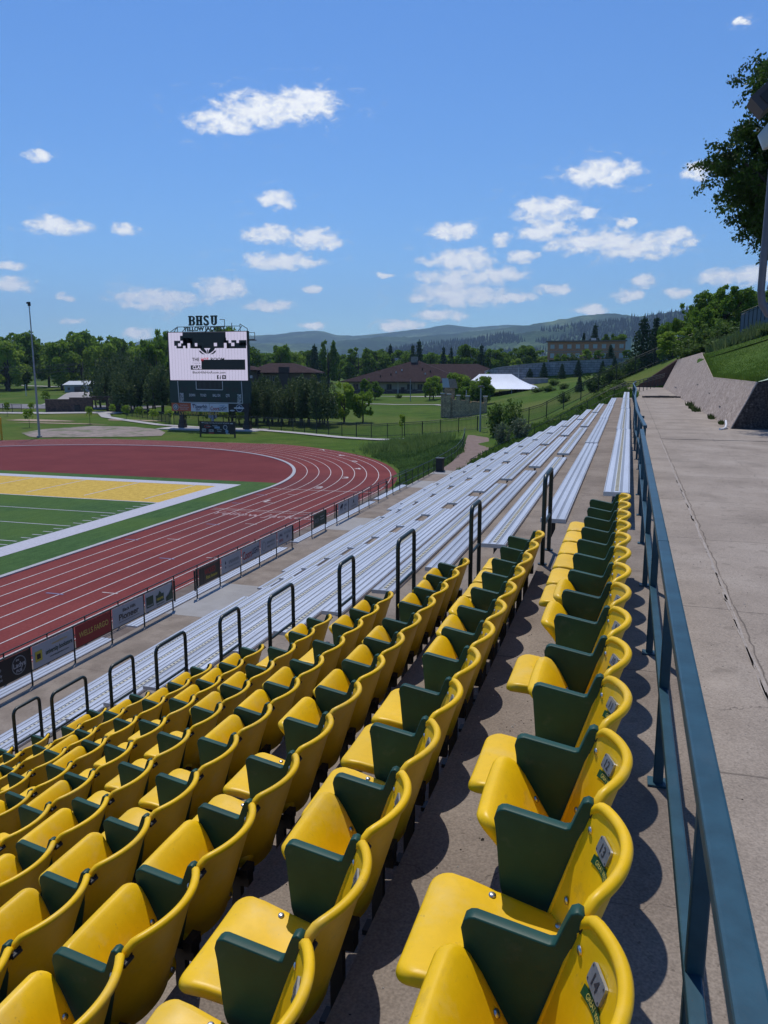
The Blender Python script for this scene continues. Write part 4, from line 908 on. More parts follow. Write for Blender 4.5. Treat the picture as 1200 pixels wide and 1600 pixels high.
# ramp railing along the path, and the sloping rail beside the end of the benches
def free_rail(label, pts, h, mids, sp, r=.022, cat='railing', group=None, pickets=None, name='railing'):
    th = thing(name, label, cat, pts[0], 0, group); o = Vector(pts[0]); P = [Vector(p)-o for p in pts]
    def lift(z): return [p + Vector((0, 0, z)) for p in P]
    MB().tube(lift(h), r, 6).obj('top_rail', M_dark, th)
    for m_ in mids: MB().tube(lift(m_), r*.8, 6).obj('lower_rail', M_dark, th)
    d = 0; nxt = 0; pk = MB(); nx2 = 0
    for a, c in zip(P, P[1:]):
        L = (c-a).length
        while nxt <= d+L+1e-6:
            p = a+(c-a)*((nxt-d)/L); MB().tube([p+Vector((0, 0, -.2)), p+Vector((0, 0, h+(.06 if pickets else 0)))], r*(1.5 if pickets else 1.1), 6).obj('post', M_dark, th); nxt += sp
        if pickets:
            while nx2 <= d+L:
                p = a+(c-a)*((nx2-d)/L); pk.box((p.x, p.y, p.z+h*.5+.03), (.03, .03, h-.08)); nx2 += pickets
        d += L
    if pickets: tag(pk.obj('picket', M_dark, th), kind='stuff')
    return th
free_rail('dark curved railing on the left of the paved path', [(-14.55, 61, zw), (-14.75, 66, zw), (-15.1, 72, zw), (-16.0, 79, zw), (-17.2, 86, zw+.05), (-18.2, 91, zw+.1), (-18.7, 94, 1.6)], 1.05, (.55,), 2.0)
free_rail('dark railing climbing beside the far end of the benches', [(-11.6, 62.6, 1.6), (-11.55, 60.2, 1.75), (-9.5, 59.0, 2.9), (-5, 58.8, 5.2), (-1.2, 58.7, 7.3), (.2, 60, 7.67)], 1.0, (.5,), 2.1)

# grit, leaf scraps and pebbles lying on the tiers and concourse
gr = MB(); rg = random.Random(12)
for _ in range(2600):
    if rg.random() < .55:
        k = rg.choice([1, 1, 1, 2, 2, 3, 4]); x = tx(k)+.05+rg.random()*.7; y = rg.uniform(.5, 14); z = tz(k)
    else: x = rg.uniform(.3, 4.5); y = 1.5+rg.random()**1.5*22; z = 7.672 if x < .98 else 7.660
    s_ = rg.uniform(.002, .008)*(1.6 if rg.random() < .06 else 1); a = rg.uniform(0, PI)
    c, d = math.cos(a)*s_, math.sin(a)*s_
    gr.add([(x-c, y-d, z+.001), (x+d*.7, y-c*.7, z+.001), (x+c, y+d, z+.001), (x-d*.7, y+c*.7, z+.001), (x, y, z+s_*.8)], [(0, 1, 4), (1, 2, 4), (2, 3, 4), (3, 0, 4)], 0 if rg.random() < .6 else 1)
tag(gr.obj('grit', [mat('grit_dark', (.05, .04, .03), .9), mat('grit_pale', (.42, .38, .33), .9)]), 'grit and leaf scraps scattered on the concrete', None, None, 'stuff')

# ================================================================ SCOREBOARD
M_sbg = mat('scoreboard_green', (.006, .030, .026), .5, noise=[(.8, .15, 3)]); M_screen = mat('lit_screen', (.30, .28, .33), .5, emit=((.78, .72, .92), .62)); M_dead = mat('dead_screen', (.008, .008, .012), .35)
M_ledr = mat('led_red', (.3, .02, .03), .5, emit=((.75, .05, .08), .5)); M_ledg = mat('led_grey', (.2, .2, .25), .5, emit=((.35, .33, .42), .4)); M_sw = mat('sign_white', (.55, .56, .58), .6); M_let = mat('letter_green', (.010, .038, .034), .5); M_gold2 = mat('gold_letters', (.50, .33, .05), .5)
sb = thing('scoreboard', 'large scoreboard with lit white screen standing behind the end of the track', 'scoreboard', (-62.5, 110.2, .42))
def S(x, z, d=0): return (x, -.02-d, z)          # local: x -6.8..6.8, z up, d towards the viewer
X0, X1 = -6.75, 6.75
b = MB(); b.bbox(-6.95, 6.95, 0, .5, 7.35, 14.85); b.obj('screen_housing', M_black, sb)
b = MB()
b.bbox(X0, X1, -.03, 0, 7.45, 14.75, 0)
u = lambda px: X0 + (px-18)/1050.*13.5
v = lambda py: 14.75 - (py-325)/650.*7.3
def cell(a, c, e, f, m=1): b.poly([S(u(a), v(f), .03), S(u(e), v(f), .03), S(u(e), v(c), .03), S(u(a), v(c), .03)], m)
for q in ((215, 326, 795, 540), (180, 370, 216, 540), (95, 437, 181, 505), (125, 505, 216, 540), (216, 505, 216.1, 506), (250, 505, 275, 540), (216, 400, 280, 505), (350, 500, 470, 542), (795, 437, 832, 545), (805, 470, 1060, 545), (868, 437, 935, 475), (968, 437, 1066, 508), (275, 400, 350, 470), (316, 470, 352, 505), (768, 400, 800, 470), (458, 695, 1040, 832), (310, 772, 460, 832)): cell(*q)
for q in ((180, 437, 216, 472), (148, 472, 190, 512), (378, 470, 412, 515), (635, 470, 677, 515), (865, 470, 908, 515), (277, 472, 315, 541), (216, 506, 250, 542), (768, 472, 805, 541), (832, 437, 868, 474), (935, 437, 968, 474)): b.poly([S(u(q[0]), v(q[3]), .04), S(u(q[2]), v(q[3]), .04), S(u(q[2]), v(q[1]), .04), S(u(q[0]), v(q[1]), .04)], 0)
def blob(pts, m=1, d=.035): b.poly([S(u(x), v(y), d) for x, y in pts], m)
blob([(445, 540), (500, 540), (530, 580), (537, 618), (500, 600), (462, 568)]); blob([(648, 540), (585, 540), (560, 575), (551, 618), (590, 602), (632, 570)])
blob([(428, 572), (452, 575), (480, 605), (510, 622), (478, 622), (445, 600)]); blob([(664, 572), (640, 575), (612, 605), (580, 622), (614, 622), (648, 600)]); blob([(538, 560), (552, 560), (550, 612), (540, 612)])
fs = lambda x, y, d=.045: (lambda a, c: S(u(x)+a, v(y)+c, d))
b.text('THE', fs(333, 714), .50, 1, w=1.25, bold=.02); b.text('HOT', fs(452, 714), .50, 2, w=1.35, bold=.02); b.text('ROOM', fs(585, 714), .50, 1, w=2.35, bold=.02)
b.text('YOGA &', fs(333, 752), .22, 3, w=1.4); b.text('CLAS', fs(335, 822, .05), .52, 0, w=1.6, bold=.04)
cell(458, 700, 1040, 832); b.poly([S(u(488), v(832), .055), S(u(1040), v(832), .055), S(u(1040), v(695), .055), S(u(488), v(695), .055)], 1); b.poly([S(u(458), v(832), .055), S(u(490), v(832), .055), S(u(490), v(728), .055), S(u(458), v(728), .055)], 1)
b.text('BlackHillsHotRoom.com', fs(333, 882), .34, 1, w=5.7, bold=.01)
cell(660, 905, 710, 957); b.text('f', fs(678, 952, .05), .5, 0, w=.35, bold=.06); cell(728, 905, 780, 957); b.poly([S(u(754)+.17*math.cos(a*PI/8), v(931)+.17*math.sin(a*PI/8), .05) for a in range(16)], 0); b.poly([S(u(754)+.09*math.cos(a*PI/8), v(931)+.09*math.sin(a*PI/8), .06) for a in range(16)], 1)
for xx in [X0 + 13.5*i/26 for i in range(1, 26)]: b.bbox(xx-.012, xx+.012, -.034, -.03, 7.47, 14.73, 3)
b.obj('video_screen', [M_screen, M_dead, M_ledr, M_ledg], sb)
# lower score panel
b = MB(); b.bbox(-6.95, 7.05, 0, .45, 3.95, 7.35, 0); pnl = b.obj('score_panel', [M_sbg], sb)
b = MB(); w_ = .055
for a, c in (((-5.35, 3.98), (-5.45, 7.3)), ((-5.35, 4.02), (5.75, 3.98)), ((5.75, 3.98), (5.65, 7.3)), ((-2.2, 7.3), (-2.2, 6.05)), ((-2.2, 6.05), (2.4, 6.0)), ((2.4, 6.0), (2.4, 7.3))):
    d = Vector((c[0]-a[0], c[1]-a[1])).normalized(); n = Vector((-d.y, d.x))*w_
    b.poly([S(a[0]+n.x, a[1]+n.y, .02), S(c[0]+n.x, c[1]+n.y, .02), S(c[0]-n.x, c[1]-n.y, .02), S(a[0]-n.x, a[1]-n.y, .02)], 0)
b.poly([S(-2.15, 6.1, .012), S(2.35, 6.06, .012), S(2.35, 7.3, .012), S(-2.15, 7.3, .012)], 1)
for x in (-1.75, -.95, 0.05, .9, 1.6): b.poly([S(x, 6.25, .02), S(x+.42, 6.25, .02), S(x+.42, 7.15, .02), S(x, 7.15, .02)], 2)
for x in (-4.9, -4.3, -3.3, 3.0, 4.0, 4.6): b.poly([S(x, 5.7, .02), S(x+.4, 5.7, .02), S(x+.4, 6.4, .02), S(x, 6.4, .02)], 2)
for st_, x, z, wd in (('DOWN', -3.5, 4.95, 1.05), ('TO GO', -1.55, 4.95, 1.05), ('BALL ON', .65, 4.95, 1.3), ('QTR', 2.9, 4.95, .7), ('TIME', -5.2, 5.05, .7), ('OUTS', -5.2, 4.6, .7), ('LEFT', -5.2, 4.15, .7), ('TIME', 4.85, 4.95, .7), ('OUTS', 4.85, 4.5, .7), ('LEFT', 4.85, 4.05, .7)):
    b.text(st_, lambda a, c, x=x, z=z: S(x+a, z+c, .03), .40, 0, w=wd, bold=.03)
for x in (-3.2, -1.2, -.7, 1.1, 1.7, 3.15, -4.0, 4.0): b.poly([S(x, 4.2, .02), S(x+.35, 4.2, .02), S(x+.35, 4.75, .02), S(x, 4.75, .02)], 2)
b.obj('score_lettering', [M_sw, M_dead, mat('digit_dark', (.015, .022, .025), .4)], pnl)
# four sponsor panels under it
def sp(x0, x1, lab, base, items, nm='sponsor_panel'):
    b = MB(); b.bbox(x0, x1, -.04, .05, 2.62, 3.88, AI[base])
    n = 0
    board_face(b, lambda a, c, o: (x0+a, -.045-o*4, 2.62+c), x1-x0, 1.26, items); o = b.obj(nm, AM, sb); o['label'] = lab
sp(-6.75, -3.35, 'orange sponsor panel with round emblem', 'org', [('e', .75, .63, .52, .52, 'wht'), ('e', .75, .63, .42, .42, 'blk'), ('e', .75, .63, .3, .3, 'wht'), ('p', [(.6, .7), (.75, .45), (.9, .7), (.75, .6)], 'blk'), ('t', 'Great Western', 1.6, .88, .16, 'wht', 1.3), ('t', 'Making Life Great', 1.4, .55, .16, 'wht', 1.7), ('t', 'Member FDIC', 1.6, .25, .16, 'wht', 1.3)])
sp(-3.28, -.05, 'white sponsor panel with blue script', 'lw', [('t', 'Spearfish', .75, .50, .55, 'navy', 2.1), ('r', .25, .95, .5, .18, 'navy'), ('r', .40, .55, .1, .4, 'cred'), ('t', 'CREDIT', .85, .16, .2, 'navy', .8), ('t', 'UNION', 2.2, .2, .16, 'navy', .5)])
sp(.02, 3.25, 'white sponsor panel with red and blue lettering', 'lw', [('t', 'Coors', .15, .2, .6, 'cred', 1.5), ('t', 'LIGHT', 1.65, .2, .55, 'navy', 1.35), ('p', [(1.6, 1.05), (2.4, .8), (2.7, 1.0), (2.3, .95)], 'lbl')])
sp(3.32, 6.75, 'black sponsor panel with round mountain emblem', 'blk', [('e', 1.85, .60, .60, .60, 'wht'), ('e', 1.85, .60, .50, .50, 'navy'), ('p', [(1.5, .5), (1.85, .95), (2.2, .5)], 'lw'), ('r', .95, .52, 1.7, .2, 'lw'), ('e', .62, .22, .42, .13, 'wht')])
b = MB(); b.text('LYLE HARE', lambda a, c: (-5.4+a, -.05, 2.12+c), .42, 0, w=3.5, bold=.03); b.text('STADIUM', lambda a, c: (-1.3+a, -.05, 2.12+c), .42, 0, w=2.9, bold=.03); b.bbox(-5.4, 1.6, -.02, .02, 2.50, 2.56, 1); b.obj('name_lettering', [M_gold2, M_black], sb)
for x in (-5.15, .45, 6.25):
    b = MB(); b.bbox(x-.32, x+.32, .05, .55, 0 if x != .45 else 1.5, 4.0); 
    if x != .45: b.bbox(x-.55, x+.55, -.15, .75, 0, .62); b.bbox(x-.42, x+.42, -.02, .62, .62, 1.3)
    b.obj('post', M_black, sb)
b = MB(); b.bbox(-.35, .95, .1, .5, 1.6, 2.5); b.bbox(.25, .6, -.05, .1, 1.0, 2.1); b.obj('control_box', mat('box_grey', (.22, .23, .27), .6), sb)
# crown: slab-serif letters, second line, truss
def slab_word(b, word, x, z, h, w, m=0):
    """solid slab-serif capitals"""
    t = h*.22; s_ = h*.12; y0, y1 = -.28, -.06
    lw_ = w/len(word)*.86
    for i, ch in enumerate(word):
        a = x + i*w/len(word); e = a+lw_
        R_ = lambda x0, x1, z0, z1: b.bbox(x0, x1, y0, y1, z0, z1, m)
        if ch in 'BH':
            R_(a+.08*lw_, a+.08*lw_+t, z, z+h); R_(a, a+.2*lw_+t, z, z+s_); R_(a, a+.2*lw_+t, z+h-s_, z+h)
        if ch == 'H': R_(e-.08*lw_-t, e-.08*lw_, z, z+h); R_(e-.2*lw_-t, e, z, z+s_); R_(e-.2*lw_-t, e, z+h-s_, z+h); R_(a+.1*lw_, e-.1*lw_, z+h*.42, z+h*.58)
        if ch == 'B':
            for z0, z1 in ((z, z+h*.56), (z+h*.46, z+h)):
                P = [(a+t*.9+.5*lw_*0, z0)]; cx = a+lw_*.55; rz_ = (z1-z0)/2; cz = (z0+z1)/2
                arc = [(cx+math.cos(R(q))*lw_*.42, cz+math.sin(R(q))*rz_) for q in range(-90, 91, 18)]; ins = [(cx+math.cos(R(q))*(lw_*.42-t*.9), cz+math.sin(R(q))*(rz_-s_)) for q in range(-90, 91, 18)]
                arc = [(a+.2*lw_, z0)] + arc + [(a+.2*lw_, z1)]; ins = [(a+.2*lw_, z0+s_)] + ins + [(a+.2*lw_, z1-s_)]; k_ = len(arc)
                vs = [(p[0], y0, p[1]) for p in arc] + [(p[0], y0, p[1]) for p in ins] + [(p[0], y1, p[1]) for p in arc] + [(p[0], y1, p[1]) for p in ins]
                b.add(vs, [(j, j+1, k_+j+1, k_+j) for j in range(k_-1)] + [(j, j+1, 2*k_+j+1, 2*k_+j) for j in range(k_-1)] + [(k_+j, k_+j+1, 3*k_+j+1, 3*k_+j) for j in range(k_-1)], m)
        if ch == 'U':
            for xx in (a+.08*lw_, e-.08*lw_-t): R_(xx, xx+t, z+h*.28, z+h); R_(xx-.10*lw_, xx+t+.10*lw_, z+h-s_, z+h)
            arc = [(a+lw_*.5+math.cos(R(q))*lw_*.42, z+h*.30+math.sin(R(q))*h*.30) for q in range(180, 361, 20)]; ins = [(a+lw_*.5+math.cos(R(q))*(lw_*.42-t), z+h*.30+math.sin(R(q))*(h*.30-s_*1.2)) for q in range(180, 361, 20)]; k_ = len(arc)
            b.add([(p[0], y0, p[1]) for p in arc+ins] + [(p[0], y1, p[1]) for p in arc+ins], [(j, j+1, k_+j+1, k_+j) for j in range(k_-1)] + [(j, j+1, 2*k_+j+1, 2*k_+j) for j in range(k_-1)], m)
        if ch == 'S':
            b.text('S', lambda p, q: (a+.05*lw_+p, y0, z+q), h, m, w=lw_*.85, bold=.025); b.text('S', lambda p, q: (a+.05*lw_+p, y0+.10, z+q), h, m, w=lw_*.85, bold=.025)
crown = MB()
for x0, z0, x1, z1 in ((-6.6, 14.8, -5.2, 15.6), (-5.2, 15.6, -5.2, 14.8), (-5.2, 15.6, 5.6, 15.6), (5.6, 15.6, 5.6, 14.8), (5.6, 15.9, 6.8, 15.2), (6.8, 15.2, 6.8, 14.8), (5.2, 14.8, 6.0, 15.7), (4.2, 14.8, 4.2, 16.1), (3.0, 15.6, 3.0, 16.6), (-4.4, 14.8, -3.6, 15.6), (-2.6, 14.8, -2.6, 15.6), (2.2, 14.8, 2.2, 15.6), (-5.2, 15.6, -5.9, 14.8), (5.6, 14.8, 5.6, 15.9), (2.2, 16.6, 3.0, 16.6)):
    crown.cyl((x0, .2, z0), (x1, .2, z1), .05, n=6)
cr = crown.obj('crown_truss', M_black, sb)
b = MB(); slab_word(b, 'BHSU', -2.95, 15.75, 1.45, 5.1); b.obj('school_initials', M_let, cr)
b = MB(); b.text('YELLOW JACKETS', lambda a, c: (-4.0+a, -.12, 14.95+c), .62, 0, w=7.2, bold=.04); b.text('YELLOW JACKETS', lambda a, c: (-4.0+a, -.04, 14.95+c), .62, 0, w=7.2, bold=.04); b.obj('team_lettering', mat('team_letters', (.045, .055, .035), .5), cr)
b = MB()
for q in (((6.95, 14.6), (8.0, 14.6)), ((8.0, 14.6), (8.0, 13.6)), ((6.95, 13.6), (8.0, 13.6))): b.cyl((q[0][0], .2, q[0][1]), (q[1][0], .2, q[1][1]), .045, n=6)
b.bbox(6.95, 8.0, .0, .8, 13.42, 13.55); b.obj('service_platform', M_black, sb)
b = MB(); b.box((7.25, .1, 8.0), (.28, .3, .4)); b.obj('sensor_box', mat('pale_box', (.4, .4, .42), .6), sb)

# banner frame with sponsors in front of it
sf = thing('sponsor_sign', 'low black sign covered in small sponsor logos before the scoreboard', 'sign', (-55.3, 99.4, T(-55.3, 99.4)))
b = MB(); b.bbox(-2.7, 2.7, -.03, .05, .42, 2.2, 1)
board_face(b, lambda a, c, o: (-2.65+a, -.035-o*4, .42+c), 5.3, 1.78, [('t', 'THANK YOU YELLOW JACKET SPONSORS', .6, 1.46, .17, 'wht', 4.0), ('r', .2, 1.52, .35, .12, 'wht'), ('r', 4.75, 1.45, .4, .15, 'wht'), ('e', 1.1, 1.05, .48, .24, 'cred'), ('e', 1.1, 1.05, .36, .15, 'blk'), ('t', 'Culligan', 1.0, 1.0, .14, 'wht', .75), ('r', 2.25, .78, .85, .3, 'lbl'), ('t', 'Spearfish', 1.95, 1.12, .15, 'wht', .8), ('e', 3.95, .98, .34, .34, 'wht'), ('e', 3.95, .98, .25, .25, 'navy'), ('r', .28, .32, .62, .42, 'wht'), ('t', 'RMI', .35, .38, .26, 'blk', .5), ('r', 1.35, .3, .75, .34, 'wht'), ('t', 'BHMC', 1.4, .34, .25, 'navy', .65), ('t', 'Black Hills', 2.65, .58, .13, 'wht', .8), ('t', 'Realty', 2.75, .34, .13, 'wht', .6), ('e', 4.2, .42, .25, .25, 'lbl'), ('r', 1.35, .05, .85, .17, 'cred'), ('r', 4.05, .04, .6, .12, 'wht')])
b.obj('panel', AM, sf)
for x in (-2.72, 2.72): MB().bbox(x-.09, x+.09, -.06, .1, -.3, 2.24).obj('post', M_black, sf)

# ================================================================ POLES, GOAL POST
M_galv = mat('galvanised', (.33, .34, .37), .5, .5, noise=[(1.5, .12, 4)])
lp_ = thing('light_pole', 'tall slender grey pole on the grass beyond the track', 'pole', (-80.1, 92.8, 0))
MB().tube([(0, 0, -.3), (0, 0, 18.4)], [.17, .07], 10).obj('pole', M_galv, lp_); MB().cyl((0, 0, 0), (0, 0, .25), .38, n=12).obj('base', M_walk, lp_)
b = MB(); b.tube([(0, 0, 18.2), (0, 0, 18.75)], .2, 8); b.box((.0, -.12, 18.6), (.45, .3, .22)); b.obj('camera_head', M_black, lp_)
gp = thing('goal_post', 'yellow goal post upright at the left edge of the picture', 'goal post', (-81.9, 87.6, 0))
MB().tube([(0, 0, 0), (0, 0, 3.05)], .14, 10).obj('upright', mat('goal_yellow', (.60, .42, .02), .45), gp); MB().tube([(0, 0, 3.05), (-5.6, 0, 3.05)], .09, 8).obj('crossbar', MATS['goal_yellow'], gp)
def pole(label, x, y, h, r=.09, m=None, arm=False, base=None, name='street_lamp', cat='lamp post', grp=None):
    z = T(x, y) if base is None else base; t = thing(name, label, cat, (x, y, z), 0, grp)
    MB().tube([(0, 0, -.2), (0, 0, h)], [r, r*.7], 8).obj('pole', m or M_galv, t)
    if arm: b = MB(); b.cyl((0, 0, h-.08), (0, 0, h+.10), .42, .30, 12); b.obj('lamp_head', M_black, t)
    return t
def bx(px_x, Y):     # bearing helper is only used while measuring; numbers below are metres
    return px_x
pole('thin grey lamp post on the lawn before the brown roofed building', -50.1, 183.9, 5.2, .10)
pole('slim post standing in front of the ruined stone monument', -26.8, 135.1, 4.4, .13)
pole('grey post with a flat lamp cap right of the stone monument', -18.2, 101.3, 5.8, .13, arm=True)
pole('grey lamp post beside the white tent', -25.0, 188, 5.6, .13, arm=True)
pole('tall dark thin pole before the stone block wall', -34.6, 205, 9.5, .09, M_black)
pole('wooden utility pole by the road beyond the entrance', -153.6, 198, 9.8, .16, mat('pole_wood', (.10, .075, .055), .9), name='utility_pole', cat='utility pole')
pole('dark post with double lamp head right of the entrance', -123.9, 165, 4.4, .12, M_black, arm=True)
pole('short white post on the park grass at left', -172.5, 195.6, 3.4, .14, mat('white_post', (.5, .5, .5), .6), name='post', cat='post')
pw = thing('power_line', 'four thin power cables strung across the trees at left', 'power line', (-153.6, 198, T(-153.6, 198)))
for z in (9.4, 9.0, 8.2, 7.3):
    MB().tube([(-(i)*8.5, i*1.2+.3, z + .9*((i/5-1)**2-1)) for i in range(0, 14)], .045, 4).obj('cable', M_black, pw)

# ================================================================ BUILDINGS
M_roof = ramp_mat('shingle_brown', [(.3, (.040, .027, .027)), (.7, (.064, .043, .042))], 1.4, 7, .95, fine=(3, .15))
M_cream = mat('stucco_cream', (.36, .30, .24), .9, noise=[(.6, .08, 4)]); M_stoneb = brick_mat('base_stone', (.085, .06, .055), (.12, .085, .075), (.16, .13, .12), .6, .3, 'xy')
M_glass = mat('window_glass', (.02, .026, .032), .12, spec=.8); M_trim = mat('trim', (.40, .36, .30), .7)
def hip_roof(b, x0, x1, y0, y1, z0, z1, rx0, rx1, ry0, ry1, mi=0, eave=.25):
    A = [(x0, y0, z0), (x1, y0, z0), (x1, y1, z0), (x0, y1, z0)]; B = [(rx0, ry0, z1), (rx1, ry0, z1), (rx1, ry1, z1), (rx0, ry1, z1)]
    b.add(A+B, [(0, 1, 5, 4), (1, 2, 6, 5), (2, 3, 7, 6), (3, 0, 4, 7), (4, 5, 6, 7)], mi)
    b.add(A + [(x, y, z-eave) for x, y, z in A], [(0, 4, 5, 1), (1, 5, 6, 2), (2, 6, 7, 3), (3, 7, 4, 0), (4, 7, 6, 5)], mi)
def window(b_parent, x, y, z, w, h, face='y', m=None, fm=None, sill=True):
    """set in a facade looking to -y (face 'y') or +x (face 'x')"""
    f = MB(); t = .09
    if face == 'y':
        f.bbox(x-w/2-t, x-w/2, y-.08, y+.05, z, z+h); f.bbox(x+w/2, x+w/2+t, y-.08, y+.05, z, z+h); f.bbox(x-w/2-t, x+w/2+t, y-.08, y+.05, z+h, z+h+t); f.bbox(x-w/2-t, x+w/2+t, y-.12, y+.05, z-t, z)
        f.bbox(x-.03, x+.03, y-.06, y+.02, z, z+h)
    o = f.obj('window', fm or M_trim, b_parent); g = MB(); g.bbox(x-w/2, x+w/2, y-.03, y+.04, z, z+h); g.obj('pane', m or M_glass, o)
bb = thing('building', 'single storey cream building with a big brown hipped roof and chimney', 'building', (-60, 224, 2.55))
# oriented with its long front facing the camera (-y), turned a little
bb.rotation_euler = (0, 0, R(10))
bb.location = (-62.5, 222.5, 2.35)
wl = MB(); wl.bbox(-17, 17, 0, 15, 1.3, 3.5); wl.bbox(17, 31.5, 6, 20, 1.3, 3.9); wl.obj('wall', M_cream, bb)
wl = MB(); wl.bbox(-17.12, 17.12, -.12, 15.1, -1.5, 1.3); wl.bbox(17.0, 31.6, 5.9, 20.1, -1.5, 1.3); wl.obj('stone_base', M_stoneb, bb)
rf = MB(); hip_roof(rf, -18.6, 18.4, -1.6, 17, 3.55, 9.6, 2.2, 3.4, 7.5, 8.4); hip_roof(rf, 4, 33.5, 4.2, 22, 3.9, 8.6, 6, 21, 12.8, 13.4); ro = rf.obj('roof', M_roof, bb)
MB().bbox(1.3, 3.3, 6.6, 8.6, 7.9, 10.7).obj('chimney', mat('chimney_stone', (.26, .23, .21), .9, noise=[(1.5, .2, 3)]), ro)
for x, z in ((-4, 5.4), (-2.6, 6.0), (-1, 6.6), (5, 6.9), (6, 5.6), (7.4, 6.3), (13, 5.7), (-7, 4.9)):
    MB().bbox(x-.16, x+.16, -1.6+(z-3.55)*1.45, -1.2+(z-3.55)*1.45, z-.1, z+.42).obj('roof_vent', M_sw if x in (-1, 6, 13, -2.6) else M_black, ro)
for x in (-14.2, -4.4, 1.6, 4.6, 7.6, 11.5, 14.5): window(bb, x, -.02, 1.05, 1.5, 1.75)
MB().bbox(-.9, .1, -.2, -.05, -.3, 1.9).obj('door', mat('door_dark', (.05, .03, .025), .6), bb)
for x in (-16.8, -1.8, 16.8): MB().bbox(x-.25, x+.25, -.3, .0, -.5, 3.5).obj('pillar', M_trim, bb)
for x in (-11, 3, 13): MB().bbox(x-.05, x+.05, -.22, -.1, .0, 3.5).obj('downpipe', mat('downpipe', (.1, .07, .06), .6), bb)

b2 = thing('building', 'two storey tan building with low brown roof partly behind the trees', 'building', (-77.5, 172, 1.7)); b2.rotation_euler = (0, 0, R(14))
M_tanb = mat('tan_wall', (.165, .125, .105), .9, noise=[(.8, .12, 4)])
MB().bbox(-8.5, 6, 0, 10, -1, 7.0).obj('wall', M_tanb, b2); MB().bbox(-9.8, -6.2, -2.6, 5, -1, 7.6).obj('wing', mat('tan_wall_dark', (.12, .09, .08), .9, noise=[(.8, .12, 4)]), b2)
MB().bbox(-14, -9.8, 2, 9, -1, 6.0).obj('side_wing', M_tanb, b2)
rf = MB(); hip_roof(rf, -9.6, 8.2, -1.2, 11.2, 7.0, 9.2, -4.5, 1.5, 4.6, 5.4); hip_roof(rf, -10.6, -5.6, -3.4, 5.4, 7.6, 8.5, -8.3, -7.9, -1, 3); hip_roof(rf, -14.6, -9.4, 1.4, 9.6, 6.0, 7.0, -12.5, -11.5, 4, 7); rf.obj('roof', M_roof, b2)
MB().bbox(-1.2, 1.2, -1.1, .1, 2.0, 8.3).obj('chimney', mat('chimney_dark', (.07, .05, .05), .9), b2)
for x, z in ((-4.9, 5.0), (-3.9, 5.0), (-2.4, 5.0), (3.2, 4.8), (-4.4, 1.5), (3.2, 1.5)): window(b2, x, -.02, z, .8, 1.2)
for x in (-8.4,): window(b2, x, -2.62, 4.2, 1.0, 1.6)

hs = thing('house', 'small grey gabled house seen in a gap between trees', 'house', (-131, 330, 3.0)); hs.rotation_euler = (0, 0, R(24))
M_hw = mat('house_grey', (.30, .32, .33), .8); MB().bbox(-4, 4, 0, 8, -1, 4).obj('wall', M_hw, hs)
b = MB(); b.add([(-4.5, -.4, 4), (4.5, -.4, 4), (0, -.4, 7.2), (-4.5, 8.4, 4), (4.5, 8.4, 4), (0, 8.4, 7.2)], [(0, 1, 2), (5, 4, 3), (0, 2, 5, 3), (2, 1, 4, 5), (0, 3, 4, 1)]); b.obj('roof', mat('house_roof', (.16, .17, .19), .8), hs)
window(hs, -1.5, -.02, 1.6, 1.1, 1.3); window(hs, 1.8, -.02, 1.6, 1.1, 1.3)
wh = thing('house', 'long low white roofed house among the trees at left', 'house', (-172, 222, 1.6)); wh.rotation_euler = (0, 0, R(34)); wh.scale = (.62, .62, .62)
MB().bbox(-10, 9, 0, 8, -.5, 4.4).obj('wall', mat('pale_blue_wall', (.30, .34, .36), .8), wh)
b = MB(); hip_roof(b, -11, 10, -1, 9, 4.4, 6.3, -8, 7, 3.8, 4.2); b.obj('roof', mat('metal_roof_white', (.45, .48, .50), .7), wh); MB().bbox(-5, -1, -3, 0, -.5, 3.4).obj('porch', mat('porch_dark', (.05, .05, .05), .8), wh)
for x in (-8, 2, 5, 7.4): window(wh, x, -.02, 1.6, 1.1, 1.4)

# brick dormitory on the hill
dm = thing('building', 'long flat roofed orange brick building with rows of windows on the hill', 'building', (-14.0, 258, 11.7)); dm.rotation_euler = (0, 0, R(-2))
M_brick = brick_mat('orange_brick', (.50, .215, .110), (.42, .17, .09), (.42, .28, .2), .5, .16, 'x', .02, .85, .12)
MB().bbox(-11.4, 12.2, 0, 14, .6, 6.1).obj('wall', M_brick, dm)
b = MB(); b.bbox(-11.9, 12.7, -.6, 14.4, 6.1, 6.5); b.obj('roof', mat('flat_roof_edge', (.16, .125, .10), .8), dm)
MB().bbox(12.2, 13.6, -.4, 10, .2, 7.0).obj('end_wall', mat('end_white', (.46, .48, .50), .8), dm)
b = MB(); b.bbox(-11.4, 12.2, -.08, 0, 2.95, 3.25); b.obj('floor_band', mat('band', (.30, .24, .2), .8), dm)
for i in range(9):
    x = -9.9 + i*2.62
    window(dm, x, -.02, 4.1, 1.15, 1.15, m=mat('blind_pane', (.42, .44, .46), .4)); window(dm, x, -.02, 1.2, 1.15, 1.35, m=MATS['blind_pane'] if i % 3 != 1 else M_glass)
for i in range(6): MB().bbox(-11.2+4.5*i, -10.9+4.5*i, -.3, -.1, -1.5, .6).obj('pillar', M_trim, dm)
MB().bbox(1.6, 3.0, 3, 5, 6.5, 7.3).obj('roof_unit', mat('unit_white', (.5, .5, .5), .7), dm)

